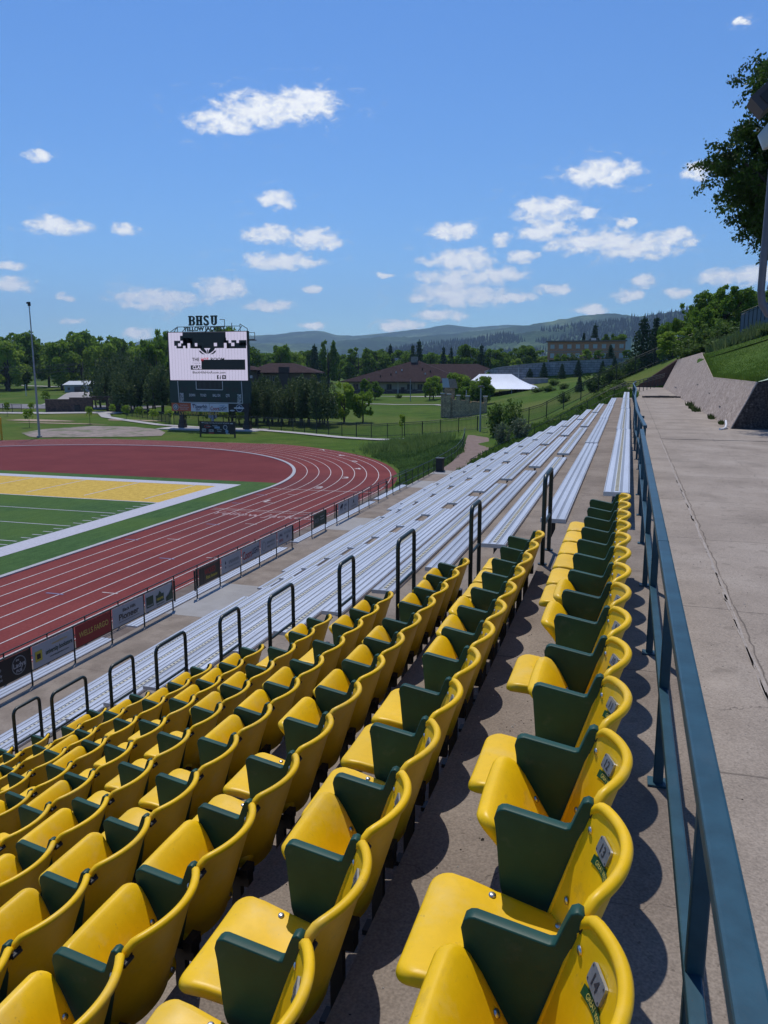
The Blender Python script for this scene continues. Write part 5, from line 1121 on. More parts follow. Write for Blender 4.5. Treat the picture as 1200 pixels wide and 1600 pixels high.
# stepped block retaining wall
rw = thing('retaining_wall', 'long curved grey block retaining wall below the brick building', 'wall', (-38, 214.5, 3))
M_block = brick_mat('grey_block', (.24, .25, .27), (.31, .32, .345), (.12, .12, .13), 1.5, .62, 'x', .05, .9, .2)
b = MB(); WL = [(-40, 228, 2.2, 8.6), (-37.0, 216, 2.5, 9.0), (-34, 213.6, 3.5, 9.7), (-28, 213.6, 5, 10.4), (-20, 213.6, 6, 11.1), (-10, 213.6, 7, 11.6), (2, 213.6, 8, 12.1), (14, 213.6, 10, 13.4), (20, 214, 11, 14)]
k_ = len(WL); o_ = (-38, 214.5, 3)
vs = []
for (x, y, z0, z1) in WL: vs += [(x-o_[0], y-o_[1], z0-o_[2]), (x-o_[0], y-o_[1], z1-o_[2]), (x-o_[0]+(.0), y-o_[1]+1.4, z1-o_[2]), (x-o_[0], y-o_[1]+1.4, z0-o_[2])]
b.add(vs, [(4*i+j, 4*(i+1)+j, 4*(i+1)+(j+1) % 4, 4*i+(j+1) % 4) for i in range(k_-1) for j in range(4)] + [(3, 2, 1, 0)]); b.obj('block_face', M_block, rw)
b = MB()
for (p, q) in zip(WL, WL[1:]): b.add([(p[0]-o_[0], p[1]-o_[1]-.1, p[3]-o_[2]+.002), (q[0]-o_[0], q[1]-o_[1]-.1, q[3]-o_[2]+.002), (q[0]-o_[0], q[1]-o_[1]+1.5, q[3]-o_[2]+.002), (p[0]-o_[0], p[1]-o_[1]+1.5, p[3]-o_[2]+.002), (p[0]-o_[0], p[1]-o_[1]-.1, p[3]-o_[2]+.25), (q[0]-o_[0], q[1]-o_[1]-.1, q[3]-o_[2]+.25), (q[0]-o_[0], q[1]-o_[1]+1.5, q[3]-o_[2]+.25), (p[0]-o_[0], p[1]-o_[1]+1.5, p[3]-o_[2]+.25)], [(0, 1, 5, 4), (4, 5, 6, 7), (3, 7, 6, 2)])
b.obj('capstone', mat('cap_grey', (.26, .27, .28), .9), rw)
ob = thing('stone_box', 'small pale stone enclosure on the lawn below the block wall', 'enclosure', (-22.4, 200, T(-22.4, 200))); b = MB(); b.bbox(-3, 3, -1, 1.5, -1, 1.2); b.obj('wall', mat('pale_stone', (.22, .225, .24), .9, noise=[(1, .2, 4)]), ob); MB().bbox(-3.1, 3.1, -1.1, 1.6, 1.2, 1.4).obj('capstone', MATS['cap_grey'], ob)

# white event tent
tn = thing('tent', 'white peaked event tent with guests tables beneath', 'tent', (-29.4, 186, 2.75)); tn.rotation_euler = (0, 0, R(4))
M_tent = mat('tent_white', (.66, .70, .78), .6, noise=[(.5, .05, 3)])
b = MB(); E0 = [(-10, -6, 2.3), (10.5, -6, 2.3), (10.5, 7, 2.3), (-10, 7, 2.3)]; P1, P2 = (-4.5, .5, 5.6), (3.0, .5, 5.6)
def tq(A, B_, C, D, n=8):
    b.grid(lambda u, v: tuple((A[i]*(1-u)+B_[i]*u)*(1-v)+(D[i]*(1-u)+C[i]*u)*v - (.55*math.sin(PI*v) if i == 2 else 0) for i in range(3)), n, n, 0, True)
tq(E0[0], E0[1], P2, P1); tq(E0[1], E0[2], P2, P2); tq(E0[2], E0[3], P1, P2); tq(E0[3], E0[0], P1, P1); b.obj('canopy', M_tent, tn)
for x in (-9.8, -3, 3.6, 10.3):
    for y in (-5.9, 6.9): MB().cyl((x, y, -.3), (x, y, 2.4), .06, n=6).obj('pole', M_sw, tn)
for i, (x, y) in enumerate(((-34.4, 183), (-31, 182.5), (-27.5, 183), (-24, 182.5))):
    t = thing('table', 'dark table under the tent, %s from the left' % nth(i+1), 'table', (x, y, T(x, y)), 0, 'tables under the tent'); MB().bbox(-1.2, 1.2, -.5, .5, .72, .78).obj('top', mat('table_dark', (.07, .04, .035), .6), t)
    for sx in (-1, 1): MB().bbox(sx*1.0-.04, sx*1.0+.04, -.4, .4, 0, .72).obj('leg', M_black, t)
bn = thing('bin', 'blue plastic bin under the tent', 'bin', (-30.5, 181, T(-30.5, 181))); MB().tube([(0, 0, 0), (0, 0, 1.1)], [.32, .42], 10).obj('body', mat('bin_blue', (.02, .06, .25), .5), bn); MB().cyl((0, 0, 1.1), (0, 0, 1.2), .44, .36, 10).obj('lid', MATS['bin_blue'], bn)

# ruined stone monument
mo = thing('stone_monument', 'roofed stone tower with broken curved stone wall on the lawn', 'monument', (-27.7, 137.5, 1.4)); mo.rotation_euler = (0, 0, R(12))
M_rust = brick_mat('rustic_stone', (.58, .40, .23), (.42, .31, .20), (.20, .15, .11), .55, .22, 'xy', .03, .95, .35)
b = MB(); b.bbox(-3.4, -2.5, -1.2, -.3, -1, 5.1); b.bbox(-2.2, -1.6, -1.0, -.2, -1, 5.1); b.bbox(-3.3, -1.6, -1.1, -.2, 3.4, 4.9); b.obj('tower', M_rust, mo)
b = MB(); b.add([(-3.7, -1.6, 5.0), (-2.5, -1.7, 5.0), (-2.5, .2, 5.0), (-3.7, .2, 5.0), (-3.9, -1.2, 6.6), (-2.8, -1.2, 6.6)], [(0, 1, 5, 4), (1, 2, 5), (2, 3, 4, 5), (3, 0, 4)]); b.obj('roof_slab', mat('slab_pale', (.42, .43, .44), .8), mo)
b = MB(); b.add([(-2.48, -1.7, 4.9), (-1.1, -1.5, 4.9), (-1.1, .3, 4.9), (-2.48, .2, 4.9), (-2.7, -1.1, 6.5), (-1.5, -1.0, 6.45)], [(0, 1, 5, 4), (1, 2, 5), (2, 3, 4, 5), (3, 0, 4)]); b.obj('roof_stone', mat('slab_tan', (.30, .21, .15), .9, noise=[(3, .25, 3)]), mo)
b = MB(); arc = [(-3.6+7.2*i/9, -1.6-1.9*math.sin(PI*i/9)) for i in range(10)]; hh = [3.6, 3.4, 3.0, 3.0, 2.9, 2.5, 2.7, 2.6, 2.4, 2.5]
for (p, q, h) in zip(arc, arc[1:], hh):
    d = Vector((q[0]-p[0], q[1]-p[1])); b.box(((p[0]+q[0])/2, (p[1]+q[1])/2, h/2-.5), (d.length+.06, .5, h+1), 0, math.atan2(d.y, d.x))
b.obj('curved_wall', M_rust, mo)
for (x, y, h) in ((-3.7, -1.6, 3.9), (-2.6, -3.0, 3.8), (-1.0, -3.4, 3.6), (.6, -3.5, 3.5), (3.7, -1.6, 3.4)):
    MB().box((x, y, h/2-.5), (.62, .62, h+1)).obj('pier', M_rust, mo); MB().box((x, y, h+.1), (.8, .8, .16)).obj('pier_cap', MATS['slab_pale'], mo)

# brick entrance wall with gate opening at far left
ew = thing('entrance_wall', 'dark brown brick entrance wall with a doorway beyond the field', 'wall', (-109.5, 138.2, .75)); ew.rotation_euler = (0, 0, R(22))
M_ebr = brick_mat('entrance_brick', (.085, .052, .040), (.13, .075, .055), (.07, .055, .05), .5, .2, 'xy', .02, .9, .3)
b = MB(); b.bbox(-6.2, -1.2, 0, .6, -.3, 2.5); b.bbox(-1.2, 3.3, -.3, .6, -.3, 2.85); b.bbox(3.3, 6.3, -.1, .5, 2.4, 3.1); b.bbox(6.3, 7.9, -.3, .6, -.3, 3.0); b.obj('wall', M_ebr, ew)
b = MB(); b.bbox(-6.3, -1.2, -.06, .66, 2.5, 2.66); b.bbox(-1.25, 3.35, -.36, .66, 2.85, 3.0); b.bbox(3.3, 7.95, -.36, .66, 3.1, 3.25); b.obj('coping', mat('coping', (.13, .10, .085), .9), ew)
b = MB(); b.bbox(-.2, .9, -.5, -.3, .1, 1.4); b.bbox(7.9, 10.2, 0, .12, -.3, 2.6); b.obj('gate_panel', M_black, ew)
tc_ = thing('trash_can', 'black waste bin at the start of the paved path', 'bin', (-14.2, 61.3, zw)); MB().box((0, 0, .5), (.56, .56, 1.0)).obj('body', M_black, tc_); MB().box((0, 0, 1.04), (.66, .66, .08)).obj('lid', M_black, tc_); MB().box((0, 0, .04), (.72, .72, .07)).obj('base', M_black, tc_)

# ================================================================ SPLAYED CONCOURSE WALL
M_agg = ramp_mat('exposed_aggregate', [(.30, (.18, .14, .117)), (.5, (.37, .298, .252)), (.68, (.55, .46, .40))], 9, 6, .95, bump=(22, .8, .03), fine=(1.2, .12))
M_agg_t = mat('wall_edge', (.30, .27, .25), .9, noise=[(5, .2, 3)])
sw = thing('retaining_wall', 'splayed pebble faced retaining wall between concourse and grass bank', 'wall', (3.45, 29.7, 7.67))
SX, SY, SZ = 3.45, 29.7, 7.67
ysW = [29.7, 33, 37, 41, 45.6, 49, 53, 57.5, 62.7, 70, 80, 91.3]
b = MB(); vs = []
for y in ysW:
    X, Z = wtop(y)
    vs += [(3.45-SX, y-SY, -.05), (X-SX, y-SY, Z-SZ), (X-SX+.22, y-SY, Z-SZ-.015), (X-SX+.6, y-SY, -.3)]
b.add(vs, [(4*i+j, 4*(i+1)+j, 4*(i+1)+j+1, 4*i+j+1) for i in range(len(ysW)-1) for j in range(3)]); b.obj('face', M_agg, sw)
b = MB(); X, Z = 4.18, 9.28       # end face, looking back at the viewer
b.poly([(0, 0, -.05), (14, 0, -.05), (14, .62, Z-SZ+3.2), (X-SX+.02, .62, Z-SZ), (X-SX, 0.004, Z-SZ)][:0] or [(0, 0, -.05), (14, 0, -.05), (14, .7, 4.9), (X-SX, .0, Z-SZ)])
b.obj('end_face', ramp_mat('exposed_aggregate_shaded', [(.34, (.034, .028, .026)), (.58, (.10, .082, .074)), (.76, (.25, .21, .19))], 16, 5, .95, bump=(30, .8, .03)), sw)  # darker copy of the wall aggregate: this side's shade painted in
b = MB(); b.tube([(0, 0, 0), (X-SX, 0, Z-SZ)], .02, 5); b.obj('corner_edge', M_agg_t, sw)
b = MB(); b.poly([(-2.9, 61.6, -.05), (.1, 61.6, -.05), (1.45, 61.75, 3.0), (1.25, 61.9, 3.0)]); b.poly([(.1, 61.6, -.05), (.1, 62.4, -.05), (1.45, 62.4, 2.9), (1.45, 61.75, 3.0)]); b.obj('far_end_face', mat('end_face_shaded', (.085, .050, .042), .95, noise=[(8, .35, 4)]), sw)  # faces away from the sun; its shade is put into the colour
b = MB(); 
for (u_, v_, L_, s_) in ((40.5, .5, 2.6, .0), (6.2, .5, .5, 0), (13.0, .85, .5, 0), (22, 1.1, .8, 0)):
    b.box((.45*v_-.01, u_, v_), (.02, L_, .035), 0, 0, 0, 0)
b.obj('crack', M_black, sw)
wd = MB(); rnd = random.Random(5)
for (x, y, s_) in ((3.32, 35.5, .35), (3.2, 41.5, .6), (3.3, 47.5, .6), (3.15, 44.0, .4), (3.36, 32.0, .2)):
    for i in range(60):
        a = rnd.uniform(0, 2*PI); r_ = rnd.random()*s_; h = rnd.uniform(.08, .28)*(.5+s_); px_, py_ = x+r_*math.cos(a)*.35, y+r_*math.sin(a)*1.8
        wd.add([(px_-.03, py_, 7.67), (px_+.03, py_+.02, 7.67), (px_+rnd.uniform(-.12, .12), py_+rnd.uniform(-.12, .12), 7.67+h)], [(0, 1, 2)])
tag(wd.obj('weeds', leaf_mat('weed_leaf', (.03, .05, .02), (.07, .10, .03))), 'small green weeds at the foot of the pebble wall', None, None, 'stuff')
pipe = MB(); pts = [(3.02, 29.0, 7.70), (3.12, 29.15, 7.69), (3.24, 29.4, 7.72), (3.30, 29.75, 7.80), (3.31, 30.05, 7.92)]; pipe.tube(pts, .04, 8)
tag(pipe.obj('pipe_offcut', mat('pvc_white', (.7, .7, .7), .4)), 'bent piece of white pipe lying at the wall corner', 'pipe')
dbm = thing('debris_pile', 'dark scraps of wood and rubbish lying across the far concourse', 'debris', (2.0, 59, 7.68))
b = MB()
for i in range(9): b.box((rnd.uniform(-.9, 1.1), rnd.uniform(-.8, .8), .05+.05*rnd.random()), (rnd.uniform(.4, 1.6), .12, .10), 0, rnd.uniform(-.5, .5))
b.obj('plank', mat('scrap', (.03, .03, .032), .8), dbm)
hp = MB(); hp.tube([(1.03, 19.0, 7.676), (1.03, 19.03, 7.676)], .05, 10)
# ================================================================ PICKET FENCES
free_rail('black picket fence behind the scoreboard and along the lawn', [(-72, 115, T(-72, 115)), (-60, 113.4, T(-60, 113.4)), (-48, 109, T(-48, 109)), (-40, 105.5, T(-40, 105.5)), (-33, 103.5, T(-33, 103.5)), (-26, 103.2, T(-26, 103.2)), (-21, 103.4, T(-21, 103.4)), (-17.5, 103.9, T(-17.5, 103.9))], 1.9, (.25, 1.65), 2.5, .040, 'fence', None, .17, 'fence')
free_rail('black picket fence climbing the slope to the right of the benches', [(x, 104, T(x, 104)+.1) for x in (-17, -14.5, -12.5, -10.7, -8.5, -6.5, -4, -1.8, .5, 3.4, 5, 6.7, 8)], 2.0, (.25, 1.75), 2.4, .045, 'fence', None, .15, 'fence')
free_rail('dark fence along the parking lot at left', [(-150, 138, T(-150, 138)), (-135, 135, T(-135, 135)), (-119, 133.5, T(-119, 133.5))], 1.7, (.2,), 2.6, .035, 'fence', None, .3, 'fence')
free_rail('dark fence between the brick entrance and the trees', [(-101, 141, T(-101, 141)), (-92, 131, T(-92, 131)), (-80, 122.5, T(-80, 122.5)), (-73, 115.8, T(-73, 115.8))], 1.7, (.2,), 2.6, .035, 'fence', None, .3, 'fence')
gg = free_rail('grey metal guard fence on the hill crest at right edge', [(8.2, 70, 12.9), (9.6, 70, 13.5), (11.6, 70, 14.5), (14.5, 70, 15.8)], 1.2, (1.0,), .32, .02, 'fence', None, None, 'fence')
b = MB(); b.poly([(0, .03, -.9), (6.3, .03, 2.0), (6.3, .03, 4.0), (0, .03, 1.1)]); b.obj('mesh_panel', mat('panel_grey', (.18, .20, .24), .6), gg)
sr = free_rail('pale metal stair rail on the slope beyond the railing', [(-1.6, 74, 7.0), (-.3, 74.5, 7.6), (.6, 75, 7.7), (3.3, 84, 8.3)], .9, (.6, .75), 1.2, .03)

# floodlight mast cut off by the right edge of the picture
fl = thing('floodlight_mast', 'grey steel floodlight arm with lamps at the right edge of the picture', 'floodlight', (3.05, 13.6, 7.67))
M_mast = mat('mast_grey', (.14, .135, .16), .5, .3, noise=[(3, .15, 3)])
MB().tube([(-1.16, 0, 7.4), (-1.20, 0, 3.6), (-1.20, 0, 3.25), (-1.17, 0, 3.05), (-1.08, 0, 2.9), (-.7, 0, 2.70), (0, 0, 2.5)], .055, 10).obj('curved_arm', M_mast, fl)
MB().tube([(0, 0, 0), (0, 0, 7.5)], .16, 12).obj('mast', M_mast, fl)
b = MB(); b.box((-1.26, -.1, 6.05), (.66, .45, .28), 0, 0, 0, R(-42)); b.box((-1.31, -.335, 5.98), (.30, .02, .16), 1, 0, 0, R(-42)); b.obj('lamp_housing', [mat('housing', (.045, .038, .045), .5), M_black], fl)
MB().tube([(-.15, 0, 6.4), (-1.3, 0, 6.2)], .04, 8).obj('bracket', M_mast, fl)
b = MB(); b.tube([(-1.24, -.1, 5.30), (-1.30, -.1, 5.45), (-1.20, -.1, 5.72)], [.12, .14, .03], 10); b.obj('small_lamp', mat('lamp_pale', (.45, .50, .50), .4), fl)
MB().tube([(-1.2, 0, 5.4), (0, 0, 5.4)], .03, 6).obj('lamp_arm', M_mast, fl)

# ================================================================ TREES AND SHRUBS
L_dark = leaf_mat('leaf_broad', (.050, .105, .012), (.175, .290, .035), .5, .5)
L_light = leaf_mat('leaf_light', (.100, .185, .018), (.290, .400, .050), .5, .5)
L_con = leaf_mat('leaf_conifer', (.020, .050, .024), (.062, .105, .044), .8, .2)
L_jun = leaf_mat('leaf_juniper', (.045, .078, .028), (.140, .185, .065), 1.2, .3)
L_shrub = leaf_mat('leaf_shrub', (.038, .085, .014), (.150, .225, .045), 2.0, .4)
L_grey = leaf_mat('leaf_grey_green', (.07, .10, .06), (.17, .21, .13), 2.0, .3)
M_bark = mat('bark', (.060, .048, .040), .95, noise=[(4, .3, 4)])
def leafquad(b, c, s, rnd, n=None, mi=0):
    a = Vector((rnd.gauss(0, 1), rnd.gauss(0, 1), rnd.gauss(0, .8))).normalized() if n is None else n
    t = a.cross(Vector((rnd.gauss(0, 1), rnd.gauss(0, 1), rnd.gauss(0, 1)))).normalized(); u_ = a.cross(t); w = s*rnd.uniform(.45, .75)
    b.add([c + t*s, c + u_*w, c - t*s*rnd.uniform(.7, 1), c - u_*w], [(0, 1, 2, 3)], mi)
def broad_crown(seed, n=5200, leaf=.030, droop=0, squash=1.0, gaps=.0):
    """unit crown: fits x,y in -.5...5, z 0..1 (z=0 is the crown's foot)"""
    rnd = random.Random(seed); b = MB(); lobes = []
    for i in range(17):
        a = rnd.uniform(0, 2*PI); z = rnd.uniform(.16, .88); rr_ = (.36*math.sin(PI*min(1, z*.82+.12))**.7)*rnd.uniform(.45, 1.0)
        lobes.append((Vector((rr_*math.cos(a), rr_*math.sin(a), z)), rnd.uniform(.09, .19)))
    for i in range(22):
        a = rnd.uniform(0, 2*PI); z = rnd.uniform(.10, .92); rr_ = (.42*math.sin(PI*min(1, z*.86+.10))**.7)*rnd.uniform(.75, 1.0); lobes.append((Vector((rr_*math.cos(a), rr_*math.sin(a), z)), rnd.uniform(.04, .09)))
    wsum = [r**2 for _, r in lobes]; T_ = sum(wsum)
    for (c, r), w in zip(lobes, wsum):
        for _ in range(int(n*w/T_)):
            d = Vector((rnd.gauss(0, 1), rnd.gauss(0, 1), rnd.gauss(0, 1))).normalized(); q = rnd.random()**.35
            p = c + Vector((d.x*r*q, d.y*r*q, d.z*r*q*.85*squash)); leafquad(b, p, leaf*rnd.uniform(.6, 1.35), rnd)
    return b
def trunk_mesh(seed, h=.42, r=.022, limbs=5, top=.8):
    rnd = random.Random(seed); b = MB(); b.tube([(0, 0, -.05), (0.005, 0, h*.5), (.01, .01, h), (0, .01, top)], [r*1.25, r, r*.8, r*.25], 7)
    for i in range(limbs):
        a = 2*PI*i/limbs+rnd.uniform(-.4, .4); z0 = h*rnd.uniform(.55, 1.1); l = rnd.uniform(.18, .32)
        b.tube([(0, 0, z0), (l*.5*math.cos(a), l*.5*math.sin(a), z0+l*.5), (l*math.cos(a), l*math.sin(a), z0+l*1.1)], [r*.55, r*.38, r*.12], 5)
    return b
def conifer_crown(seed, n=3600, leaf=.028, ragged=.2):
    rnd = random.Random(seed); b = MB(); tiers = 15
    for t in range(tiers):
        z = .06+.90*t/tiers; R_ = .48*(1-z)**.85*rnd.uniform(1-ragged, 1+ragged*.4)+.02; nb = max(4, int(11*(1-z)+3))
        for k in range(nb):
            a = 2*PI*k/nb+rnd.uniform(-.3, .3); L = R_*rnd.uniform(.7, 1.12)
            m_ = int(n/(tiers*nb)*(.4+1.3*(1-z)))
            for _ in range(m_):
                s_ = rnd.random()**.6; p = Vector((L*s_*math.cos(a), L*s_*math.sin(a), z+.03-s_*L*.22+rnd.gauss(0, .012))); p.x += rnd.gauss(0, .022*(1.2-s_*.5)); p.y += rnd.gauss(0, .022*(1.2-s_*.5)); leafquad(b, p, leaf*rnd.uniform(.6, 1.3), rnd)
    for _ in range(60): leafquad(b, Vector((rnd.gauss(0, .01), rnd.gauss(0, .01), rnd.uniform(.86, 1.0))), leaf*.7, rnd)
    return b
def juniper_crown(seed, n=4600, leaf=.022):
    rnd = random.Random(seed); b = MB(); st_ = []
    for i in range(20):
        a = rnd.uniform(0, 2*PI); r_ = rnd.uniform(.05, .34); h = rnd.uniform(.5, 1.0)*(1-.5*r_); st_.append((r_*math.cos(a), r_*math.sin(a), h))
    for (x, y, h) in st_:
        for _ in range(n//20):
            t = rnd.random(); z = .08+(h-.08)*t; w = .115*math.sin(PI*min(1, .15+t*.85))**.6; d = Vector((rnd.gauss(0, 1), rnd.gauss(0, 1), 0)).normalized()*w*rnd.random()**.4
            leafquad(b, Vector((x*(1-.15*t)+d.x, y*(1-.15*t)+d.y, z)), leaf*rnd.uniform(.6, 1.4), rnd)
    return b
def shrub_crown(seed, n=1500, leaf=.045, up=True):
    rnd = random.Random(seed); b = MB()
    for i in range(26):
        a = rnd.uniform(0, 2*PI); r_ = rnd.uniform(0, .42); h = rnd.uniform(.45, 1.0)*(1-.9*r_*r_)
        for _ in range(n//26):
            t = rnd.random()**.7; leafquad(b, Vector((r_*math.cos(a)*(.4+.6*t)+rnd.gauss(0, .045), r_*math.sin(a)*(.4+.6*t)+rnd.gauss(0, .045), h*t)), leaf*rnd.uniform(.5, 1.3), rnd)
    return b
def grab(b, m):
    o = b.obj('x', m); d = o.data; bpy.data.objects.remove(o); return d
CR = {'B': [grab(broad_crown(s), L_dark) for s in (1, 2, 3, 4)], 'L': [grab(broad_crown(s, 4600, .030), L_light) for s in (11, 12, 13)],
      'C': [grab(conifer_crown(s), L_con) for s in (21, 22, 23)], 'J': [grab(juniper_crown(s), L_jun) for s in (31, 32, 33)],
      'S': [grab(shrub_crown(s), L_shrub) for s in (41, 42, 43)], 'Y': [grab(broad_crown(51, 520, .075), L_light), grab(broad_crown(52, 520, .075), L_light)], 'G': [grab(shrub_crown(44, 1400, .04), L_grey)]}
TRK = {'B': [grab(trunk_mesh(s), M_bark) for s in (1, 2)], 'C': [grab(MB().tube([(0, 0, -.05), (0, 0, .9)], [.022, .004], 6), M_bark)],
       'J': [grab(MB().tube([(-.10, 0, -.05), (-.14, .02, .5)], [.022, .01], 5).tube([(.02, .05, -.05), (.06, .08, .6)], [.026, .01], 5).tube([(.12, -.04, -.05), (.2, -.06, .5)], [.02, .01], 5), M_bark)],
       'Y': [grab(MB().tube([(0, 0, -.05), (.004, 0, .9)], [.012, .005], 6), M_bark)], 'S': [grab(MB().tube([(0, 0, -.1), (.02, 0, .4)], [.03, .01], 5).tube([(0, 0, -.1), (-.1, .1, .5)], [.02, .008], 5), M_bark)]}
KIND = {'B': ('broadleaf_tree', 'dark green broadleaf tree', 'tree', .05), 'L': ('broadleaf_tree', 'bright green leafy tree', 'tree', .05), 'C': ('conifer_tree', 'dark pointed conifer', 'tree', .02),
        'J': ('juniper_tree', 'dull green multi-stemmed juniper', 'tree', .08), 'S': ('shrub', 'leafy green shrub', 'shrub', 0), 'Y': ('young_tree', 'thin young tree', 'tree', .38), 'G': ('shrub', 'silvery grey green shrub', 'shrub', 0)}
rt = random.Random(99)
def plant(kind, x, y, z, h, w, label, group=None, foot=None, ci=None):
    nm, _, cat, f = KIND[kind]; f = f if foot is None else foot
    w *= 1.75 if kind == 'J' else 1.2
    r = thing(nm, label, cat, (x, y, T(x, y)-.05 if z is None else z-.05), rt.uniform(0, 2*PI), group)
    cs = CR[kind]; c = link('crown' if cat == 'tree' else 'foliage', cs[rt.randrange(len(cs)) if ci is None else ci], r, (0, 0, h*f), (w, w, h*(1-f)))
    k = kind if kind in TRK else 'B' if kind == 'L' else 'S'
    link('trunk' if cat == 'tree' else 'stem', TRK[k][rt.randrange(len(TRK[k]))], r, (0, 0, 0), (h, h, h) if kind in 'BLCY' else (w, w, h))
    return r
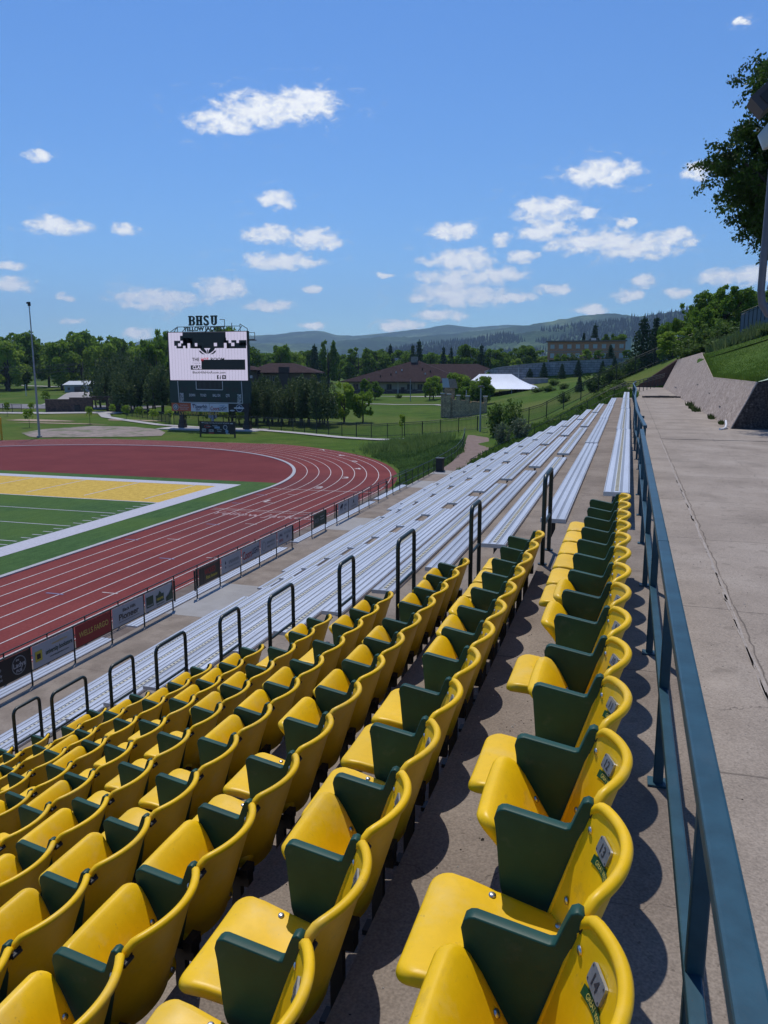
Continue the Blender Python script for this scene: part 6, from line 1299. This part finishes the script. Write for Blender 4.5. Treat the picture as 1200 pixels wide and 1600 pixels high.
GROUPS = [
 ('in far left treeline', 'trees of the left treeline', [
('B',-215.5,235.0,19.8,16.4),('B',-220.3,250.0,22.2,17.3),('L',-226.3,270.0,20.3,15.9),('L',-195.6,240.0,17.8,14.0),('B',-203.7,262.0,22.8,15.2),('L',-186.5,250.0,18.9,12.9),('L',-228.8,290.0,22.2,16.8),('L',-217.6,300.0,21.0,14.3),('B',-243.0,330.0,23.2,18.9),('L',-230.4,330.0,20.7,17.2),('L',-220.5,330.0,20.0,15.5),('B',-197.8,290.0,17.8,12.3),('L',-163.8,250.0,19.9,14.0),('B',-151.0,240.0,21.9,13.4),('B',-148.7,225.0,17.8,10.5),('B',-129.0,200.0,15.9,9.3),('B',-127.0,250.0,16.0,11.3),('B',-98.4,190.0,12.1,8.6),('B',-252,262,21,17),('L',-262,285,20,17),('B',-238,240,18,16),('B',-168,262,17,12),('L',-236,305,19,14),('L',-208,228,17,14),('L',-222,228,17,14),('B',-233,246,21,15),('L',-200,252,20,15),('B',-190,262,21,15),('L',-172,258,19,13),('B',-158,250,20,13),('L',-150,262,19,13),('L',-140,235,17,11),('B',-135,226,17,11)]),
 ('in the row left of the scoreboard', 'junipers left of the scoreboard', [
('J',-108.0,150.0,12.9,5.6),('J',-101.1,146.0,11.5,5.8),('J',-94.9,142.0,10.5,5.6),('J',-90.6,140.0,10.8,5.6),('J',-117.0,165.0,14.5,6.6),('J',-108.3,160.0,12.5,6.4),('J',-86.6,140.0,9.8,5.2),('J',-83.0,139.0,9.6,5.2),('J',-98.5,139,10.5,5.4),('J',-104.5,143,11.5,5.6),('J',-112,150,12.5,5.6),('B',-112,172,14.5,8),('B',-103,168,14,8),('B',-95,160,13.5,8),('B',-88,156,13,8),('B',-101,185,19.0,10),('J',-79.0,138.0,9.6,5.0),('J',-75.5,136.0,9.2,5.0)]),
 ('in the row right of the scoreboard', 'junipers right of the scoreboard', [
('J',-64.0,120.0,8.3,4.2),('J',-61.0,119.0,8.4,4.2),('J',-58.7,118.0,8.3,4.2),('J',-56.4,119.0,7.5,4.2),('J',-53.8,120.0,7.7,4.4),('J',-50.2,119.0,8.6,4.6),('J',-47.0,118.0,9.3,4.8),('J',-60.7,125.0,8.6,4.4),('J',-54.7,126.0,8.8,4.4),('J',-52.0,123,8.6,4.4),('J',-48.6,122.5,8.8,4.4),('J',-57.6,124,8.4,4.4),('L',-45.6,125.0,7.2,4.6),('L',-42.9,127.0,6.0,4.0)]),
 ('in woods behind campus buildings', 'trees behind the campus buildings', [
('B',-118.2,260.0,16.1,9.3),('B',-146.5,300.0,14.8,11.7),('L',-125.8,290.0,15.2,9.2),('B',-125.1,300.0,14.6,9.5),('C',-109.6,270.0,15.8,7.6),('B',-108.2,280.0,17.9,7.8),('L',-118.0,330.0,13.2,9.6),('B',-103.2,300.0,15.4,12.4),('B',-98.9,310.0,14.5,12.7),('C',-98.9,330.0,17.1,7.3),('B',-102.4,330.0,15.5,11.1),('B',-90.9,320.0,14.7,11.8),('C',-78.3,300.0,17.7,6.6),('C',-83.6,310.0,16.4,5.8),('B',-81.3,330.0,14.0,11.0),('C',-70.9,310.0,15.5,4.9),('C',-70.0,320.0,15.5,5.0),('B',-66.0,320.0,12.7,10.0),('B',-58.2,300.0,15.9,11.0),('C',-52.2,290.0,15.1,6.0),('B',-48.4,300.0,14.3,10.8),('B',-45.0,310.0,13.2,9.6),('B',-38.8,300.0,11.8,10.7),('L',-36.9,270.0,4.9,5.2),('B',-34.5,310.0,8.7,9.5),('L',-30.6,300.0,3.5,6.2),('B',-78.6,340.0,12.0,12.3),('B',-93.1,340.0,12.1,12.5),('B',-112.4,340.0,12.2,12.7),('B',-126.2,340.0,14.0,12.8),('B',-153.2,330.0,14.6,12.7),('B',-59.0,340.0,12.9,12.2),('B',-90.0,345.0,13.3,12.6),('L',-76.9,345.0,13.2,9.6),('B',-141.8,340.0,15.6,12.9),('B',-25.9,300.0,4.8,7.2)]),
 ('beside orange brick building', 'trees beside the brick building', [
('C',-11.8,275.0,12.6,5.6),('B',-7.2,278.0,9.3,6.5),('B',-4.1,278.0,9.0,5.7),('C',-15.5,278.0,10.3,3.4),('L',-12.8,245.0,3.9,3.9),('B',-9.0,243.0,3.7,3.1),('C',-5.7,240.0,4.8,3.4),('B',-1.2,235.0,3.2,2.6),('S',-16.5,244,3.0,4.0),('B',-20,243,3.0,4.0)]),
 ('on the upper right slope', 'trees on the upper right slope', [
('C',2.2,170.0,10.9,6.4),('C',4.6,172.0,10.2,4.8),('B',5.6,130.0,6.5,4.4),('B',7.6,118.0,7.6,4.9),('B',9.2,112.0,7.7,4.8),('B',10.9,108.0,7.2,5.0),('B',12.6,108.0,6.3,4.6),('B',7.9,105.0,5.1,4.6),('B',18.9,135.0,6.1,5.0),('L',4.9,104.0,3.5,4.4),('B',15.2,112,5.4,5)]),
 ('on lawn by the block wall', 'small spruces by the block wall', [
('C',-8.3,142.5,3.0,1.9),('C',-25.1,211.0,3.6,2.9),('C',-21.5,211.0,4.6,2.9),('C',-16.7,208.9,4.0,2.8),('C',-12.8,211.0,4.5,2.8),('C',-6.8,211.9,3.7,2.5),('C',-3.9,211.4,4.6,2.4),('C',1.3,126.4,3.6,2.1)]),
 ('close to campus buildings', 'trees close to the campus buildings', [
('B',-65.0,195.0,5.6,3.0),('B',-61.0,190.0,4.8,4.0),('L',-35.4,170.0,7.7,5.0),('B',-32.0,165.0,5.6,4.8),('L',-28.4,160.0,6.1,5.5),('B',-29.0,158.0,4.4,4.1),('L',-45.9,190.0,6.5,4.3),('L',-45.6,185.0,5.4,3.3),('S',-56.5,196,1.4,2.2),('S',-44,205,1.0,4.0),('S',-48,206,1.0,3.0)]),
 ('on slope beyond the benches', 'shrubs on the slope beyond the benches', [
('S',-14.9,93.5,4.4,3.4),('S',-13.8,99.5,4.3,3.2),('G',-10.8,83.7,2.6,2.8),('G',-12.4,82.2,2.6,2.2),('S',-15.6,165.2,1.5,3.4),('S',-12.8,165.1,1.3,3.4),('S',-18.5,170.1,1.3,3.6),('S',-16.4,183.3,1.9,2.9),('S',-4.2,107.4,2.8,3.6),('S',-2.2,106.1,2.7,3.5),('S',-0.7,111.0,2.7,2.8),('S',-2.0,71.2,1.5,1.9),('S',0.1,107.4,2.8,2.4),('S',-9.7,126.2,2.0,2.6),('S',-3.2,66,1.0,2.2),('S',-5.5,74,1.0,2.6),('S',-7.6,88,1.1,2.6),('S',-1.2,80,1.2,2.4),('S',-.9,88,1.4,2.4),('S',-13.6,90,1.6,2.0)]),
 ('on crest of grass bank', 'shrubs on the crest of the grass bank', [
('S',7.2,88.0,2.9,3.6),('S',8.7,82.0,2.7,3.4),('S',5.5,90.0,2.6,3.4),('S',9.8,80.0,2.0,3.2),('S',8.5,92.0,3.3,3.4),('S',6.4,83,1.2,3),('S',7.6,78,1.1,3),('S',8.6,74,1.0,3),('S',9.4,70,.9,3.4),('S',10.3,67,.8,3.4),('S',5.6,86,1.1,3)]),
 ('beside footpath near the scoreboard', 'saplings by the footpath', [
('Y',-86.9,112.9,3.2,1.3),('Y',-94.7,129.9,2.4,1.2),('Y',-87.4,123.9,2.7,1.6),('Y',-83.2,121.9,2.6,1.6),('Y',-78.4,118.9,2.4,1.6),('Y',-75.0,118.4,2.4,1.5),('Y',-71.4,118.0,2.3,1.5),('Y',-92.7,105.3,3.2,1.7),('Y',-110.5,126.4,2.8,1.2),('Y',-115.3,125.3,2.8,1.2),('Y',-130.3,153.9,3.6,2.0),('Y',-66.7,115.4,2.6,1.5),('Y',-63.4,116.2,2.6,1.5),('Y',-59.8,115,2.6,1.5),('Y',-125.6,164.9,3.1,1.5),('Y',-28.9,102.0,3.4,.8)]),
]
for phrase, grp, L in GROUPS:
    L = sorted(L, key=lambda q: q[1]/q[2]); cnt = {}
    for q in L:
        kind, x, y, h, w = q; cnt[kind] = cnt.get(kind, 0)+1
        plant(kind, x, y, None, h, w, '%s, %s from left %s' % (KIND[kind][1], nth(cnt[kind]), phrase), grp)
# far edge of the woods: hidden trunks, many crowns
rf_ = random.Random(17); far = []
for i in range(120):
    a = R(-50 + 62*(i+.5)/120 + rf_.uniform(-.2, .2)); D = rf_.uniform(370, 620); x, y = math.sin(a)*D, math.cos(a)*D
    if math.degrees(a) > -1.0: continue
    zt = CAMZ + math.tan(R(.95 + (.5 if math.degrees(a) < -30 else .2)*rf_.random()-.25))*D; z = T(x, y); h = zt - z
    if h < 5: continue
    far.append((rf_.choice('BBBLC'), x, y, z, h*rf_.uniform(.8, 1.0)))
far.sort(key=lambda q: q[1]/q[2]); cnt = {}
for kind, x, y, z, h in far:
    cnt[kind] = cnt.get(kind, 0)+1
    plant(kind, x, y, z, h, h*(.85 if kind != 'C' else .42), '%s, %s from left in the distant woods' % (KIND[kind][1], nth(cnt[kind])), 'trees of the distant woods')
# valley forest on the way to the hills, past counting
vf = MB(); rv = random.Random(5)
for i in range(5200):
    a = R(rv.uniform(-50, 11)); D = 640*(2900/640)**rv.random(); x, y = math.sin(a)*D, math.cos(a)*D
    if mnoise.noise(Vector((x/160., y/160., 0))) < -.12 and D > 900: continue
    z = 3.0; h = rv.uniform(8, 15); w = h*rv.uniform(.35, .7); n = 6; c = rv.random() < .5
    if D > 1500: h *= 1.3; w *= 1.6
    ring = [(x+w*math.cos(2*PI*j/n)*rv.uniform(.7, 1.1), y+w*math.sin(2*PI*j/n)*rv.uniform(.7, 1.1), z+(h*.25 if not c else h*.1)) for j in range(n)]
    if c: vf.add(ring+[(x, y, z+h)], [(j, (j+1) % n, n) for j in range(n)])
    else:
        r2 = [(x+(px_-x)*.8, y+(py_-y)*.8, z+h*rv.uniform(.6, .8)) for px_, py_, _ in ring]
        vf.add(ring+r2+[(x, y, z+h)], [(j, (j+1) % n, n+(j+1) % n, n+j) for j in range(n)]+[(n+j, n+(j+1) % n, 2*n) for j in range(n)])
tag(vf.obj('valley_forest', leaf_mat('leaf_far', (.018, .040, .012), (.055, .095, .026), .02, .1)), 'far off woods filling the valley before the hills', None, None, 'stuff')
hf = MB()
# pines scattered over the nearest ridge
for i in range(5200):
    a = R(rv.uniform(-17, 10)); s_ = rv.uniform(.35, 1.0); D = 3100*(.62+.38*s_); x, y = math.sin(a)*D, math.cos(a)*D
    aa = math.degrees(a); top = 0
    for p, q in zip(SKC, SKC[1:]):
        if p[0] <= aa <= q[0]: t = (aa-p[0])/(q[0]-p[0]); top = p[1]+(q[1]-p[1])*t
    top = math.tan(R(top))*3100+CAMZ; z = top*s_**1.25
    if mnoise.noise(Vector((x/230., y/230., 7))) < -.16: continue
    h = rv.uniform(10, 20); w = h*.26
    ring = [(x+w*math.cos(2*PI*j/5), y+w*math.sin(2*PI*j/5), z-4) for j in range(5)]; hf.add(ring+[(x, y, z+h)], [(j, (j+1) % 5, 5) for j in range(5)])
tag(hf.obj('ridge_pines', leaf_mat('leaf_pine_far', (.014, .030, .014), (.030, .055, .024), .02, .05)), 'scattered pines covering the nearest ridge', None, None, 'stuff')

# ground cover: junipers and long grass on the slope by the track
def cover(name, label, fn, n, m, size, h):
    b = MB(); r_ = random.Random(len(name))
    for _ in range(n):
        x, y = fn(r_); z = T(x, y)
        for k in range(3):
            a = r_.uniform(0, 2*PI); hh = h*r_.uniform(.4, 1.1)*(.55+1.1*max(0, .5+mnoise.noise(Vector((x*.6, y*.6, 0))))); dx, dy = math.cos(a)*size, math.sin(a)*size; tx_, ty_ = r_.gauss(0, .25)*hh, r_.gauss(0, .25)*hh
            b.add([(x-dx, y-dy, z-.03), (x+dx, y+dy, z-.03), (x+dx*.3+tx_, y+dy*.3+ty_, z+hh), ], [(0, 1, 2)]); x += r_.gauss(0, size); y += r_.gauss(0, size)
    return tag(b.obj(name, m), label, None, None, 'stuff')
def in_slope(r_):
    t = r_.random(); y = 62.5+t*26; xr = -14.95-.055*(y-66)-2.6*max(0, (y-78)/13); xl = CX+math.sqrt(max(0, 39.4**2-(y-CY)**2)); xl = min(max(xl, -27), xr-.6)
    return r_.uniform(xl, xr), y
M_jc = leaf_mat('leaf_groundcover', (.060, .120, .030), (.19, .29, .075), .35, .35)
cover('ground_cover', 'low spreading juniper ground cover between track and path', in_slope, 15000, M_jc, .13, .30)
def in_tall(r_):
    t = r_.random(); return -29+t*8+r_.gauss(0, .9), 92+r_.gauss(0, 2.5)+t*-2
cover('tall_grass', 'tall unmown grass along the fence beyond the track', in_tall, 5500, leaf_mat('leaf_tallgrass', (.07, .13, .03), (.22, .31, .09), 1.0, .4), .05, .75)
def in_bank(r_):
    x = r_.uniform(-12.5, .4); return x, r_.uniform(58.9, 66)+(.0 if x < -9 else 0)
cover('ground_cover', 'leafy ground cover on the slope at the far end of the benches', in_bank, 7000, leaf_mat('leaf_bank', (.045, .105, .016), (.15, .24, .045), 1.0, .4), .09, .5)
def in_crest(r_):
    y = r_.uniform(66, 100); X, Z = wtop(min(y, 91)); return X+1.9+r_.random()**.7*4+(y-66)*.0, y
cover('tall_grass', 'long weeds along the crest of the right bank', in_crest, 7000, leaf_mat('leaf_crest', (.055, .10, .03), (.16, .21, .08), 1.0, .3), .06, .8)
def in_lower(r_): return r_.uniform(-13, -1), r_.uniform(66, 100)
cover('ground_cover', 'rough grass on the slope below the picket fence', in_lower, 8000, MATS['leaf_bank'], .09, .35)
# mown grass blades close to the concourse
def in_edge(r_):
    y = r_.uniform(30.3, 62)**1.0; X, Z = wtop(y); return X+.05+r_.random()**2*6, y
b = MB(); r_ = random.Random(1)
for _ in range(26000):
    x, y = in_edge(r_); z = bankz(x, y) if y < 57.2 else T(x, y); h = r_.uniform(.03, .09)*(2.2 if x-wtop(y)[0] < .25 else 1)*(1+1.5*max(0, mnoise.noise(Vector((x, y, 2))))); a = r_.uniform(0, PI); dx, dy = .012*math.cos(a), .012*math.sin(a)
    b.add([(x-dx, y-dy, z), (x+dx, y+dy, z), (x+r_.gauss(0, .02), y+r_.gauss(0, .02), z+h)], [(0, 1, 2)])
tag(b.obj('grass', leaf_mat('leaf_lawn', (.075, .140, .016), (.16, .24, .04), .4, .35)), 'mown grass on the bank above the pebble wall', None, None, 'stuff')

# the big elm leaning in from the right
el_ = thing('elm_tree', 'large dark elm with drooping boughs hanging in from the right', 'tree', (6.9, 32.0, 8.7)); el_.scale = (1.12, 1.12, 1.12)
b = MB(); rnd = random.Random(8); tips = []
b.tube([(0, 0, -.2), (-.1, 0, 2.2), (.1, .1, 4.2), (.0, 0, 7.5), (.1, 0, 11)], [.42, .34, .30, .22, .08], 10)
boughs = [(3.2, -3.4, 6.6), (4.0, -3.9, 7.6), (4.8, -3.5, 8.7), (5.6, -3.2, 9.5), (5.8, -3.0, 10.2), (3.4, -2.4, 5.5), (5.4, -2.4, 9.0), (4.4, -3.2, 6.6), (5.0, -3.5, 7.4), (3.6, -3.0, 5.9), (4.2, -3.7, 7.2), (5.2, 2.4, 9), (6.2, 2.6, 10.4), (4.0, 2.8, 7.5), (7, 0.4, 12), (3.8, -1.5, 6.0), (5.0, -3.0, 8.2)]
for z0, dx, z1 in boughs:
    for q in range(4):
        a = rnd.uniform(-.9, .9); ex = dx*math.cos(a)*rnd.uniform(.75, 1); ey = abs(dx)*math.sin(a)
        P = [Vector((0, 0, z0))]; mid = Vector((ex*.5, ey*.5, (z0+z1)/2+.5)); end = Vector((ex, ey, z1-.1))
        pts = [P[0]*(1-t)**2 + mid*2*t*(1-t) + end*t*t for t in (0, .25, .5, .75, 1)]; b.tube(pts, [.11, .08, .06, .04, .015], 5)
        for t in range(26):
            s_ = rnd.uniform(.30, 1.05); c = pts[0]*(1-s_)**2 + mid*2*s_*(1-s_) + end*s_*s_
            L_ = rnd.uniform(.3, 1.1); d = Vector((rnd.gauss(0, .7)+.9*math.copysign(1, dx)*.5, rnd.gauss(0, .7), rnd.uniform(-.9, .35))).normalized()
            tips.append((c, d, L_))
b.obj('trunk', M_bark, el_)
lf = MB(); tw = MB()
for c, d, L_ in tips:
    tw.tube([c, c+d*L_*.6+Vector((0, 0, .03)), c+d*L_+Vector((0, 0, -.12*L_))], [.008, .005, .002], 3)
    for k in range(int(75*L_)+22):
        s_ = rnd.random(); p = c + d*L_*s_ + Vector((rnd.gauss(0, .09), rnd.gauss(0, .09), rnd.gauss(0, .07)-.12*s_*L_)); leafquad(lf, p, rnd.uniform(.04, .075), rnd)
tw.obj('twigs', M_bark, el_)
lf.obj('crown', leaf_mat('leaf_elm', (.010, .026, .006), (.050, .100, .018), .8, .4), el_)

# ================================================================ HAZE
HAZE = 0.000095
hz = MB(); hz.bbox(-8600, 3400, -60, 9300, -1.5, 900)
hm = bpy.data.materials.new('haze_air'); hm.use_nodes = True; t = hm.node_tree; t.nodes.clear(); o_ = t.nodes.new('ShaderNodeOutputMaterial'); pv = t.nodes.new('ShaderNodeVolumePrincipled')
pv.inputs['Density'].default_value = HAZE; pv.inputs['Color'].default_value = (.50, .72, 1.0, 1); pv.inputs['Anisotropy'].default_value = .3; t.links.new(pv.outputs[0], o_.inputs['Volume'])
tag(hz.obj('haze', hm), None, None, None, 'stuff')
scene.cycles.volume_bounces = 0
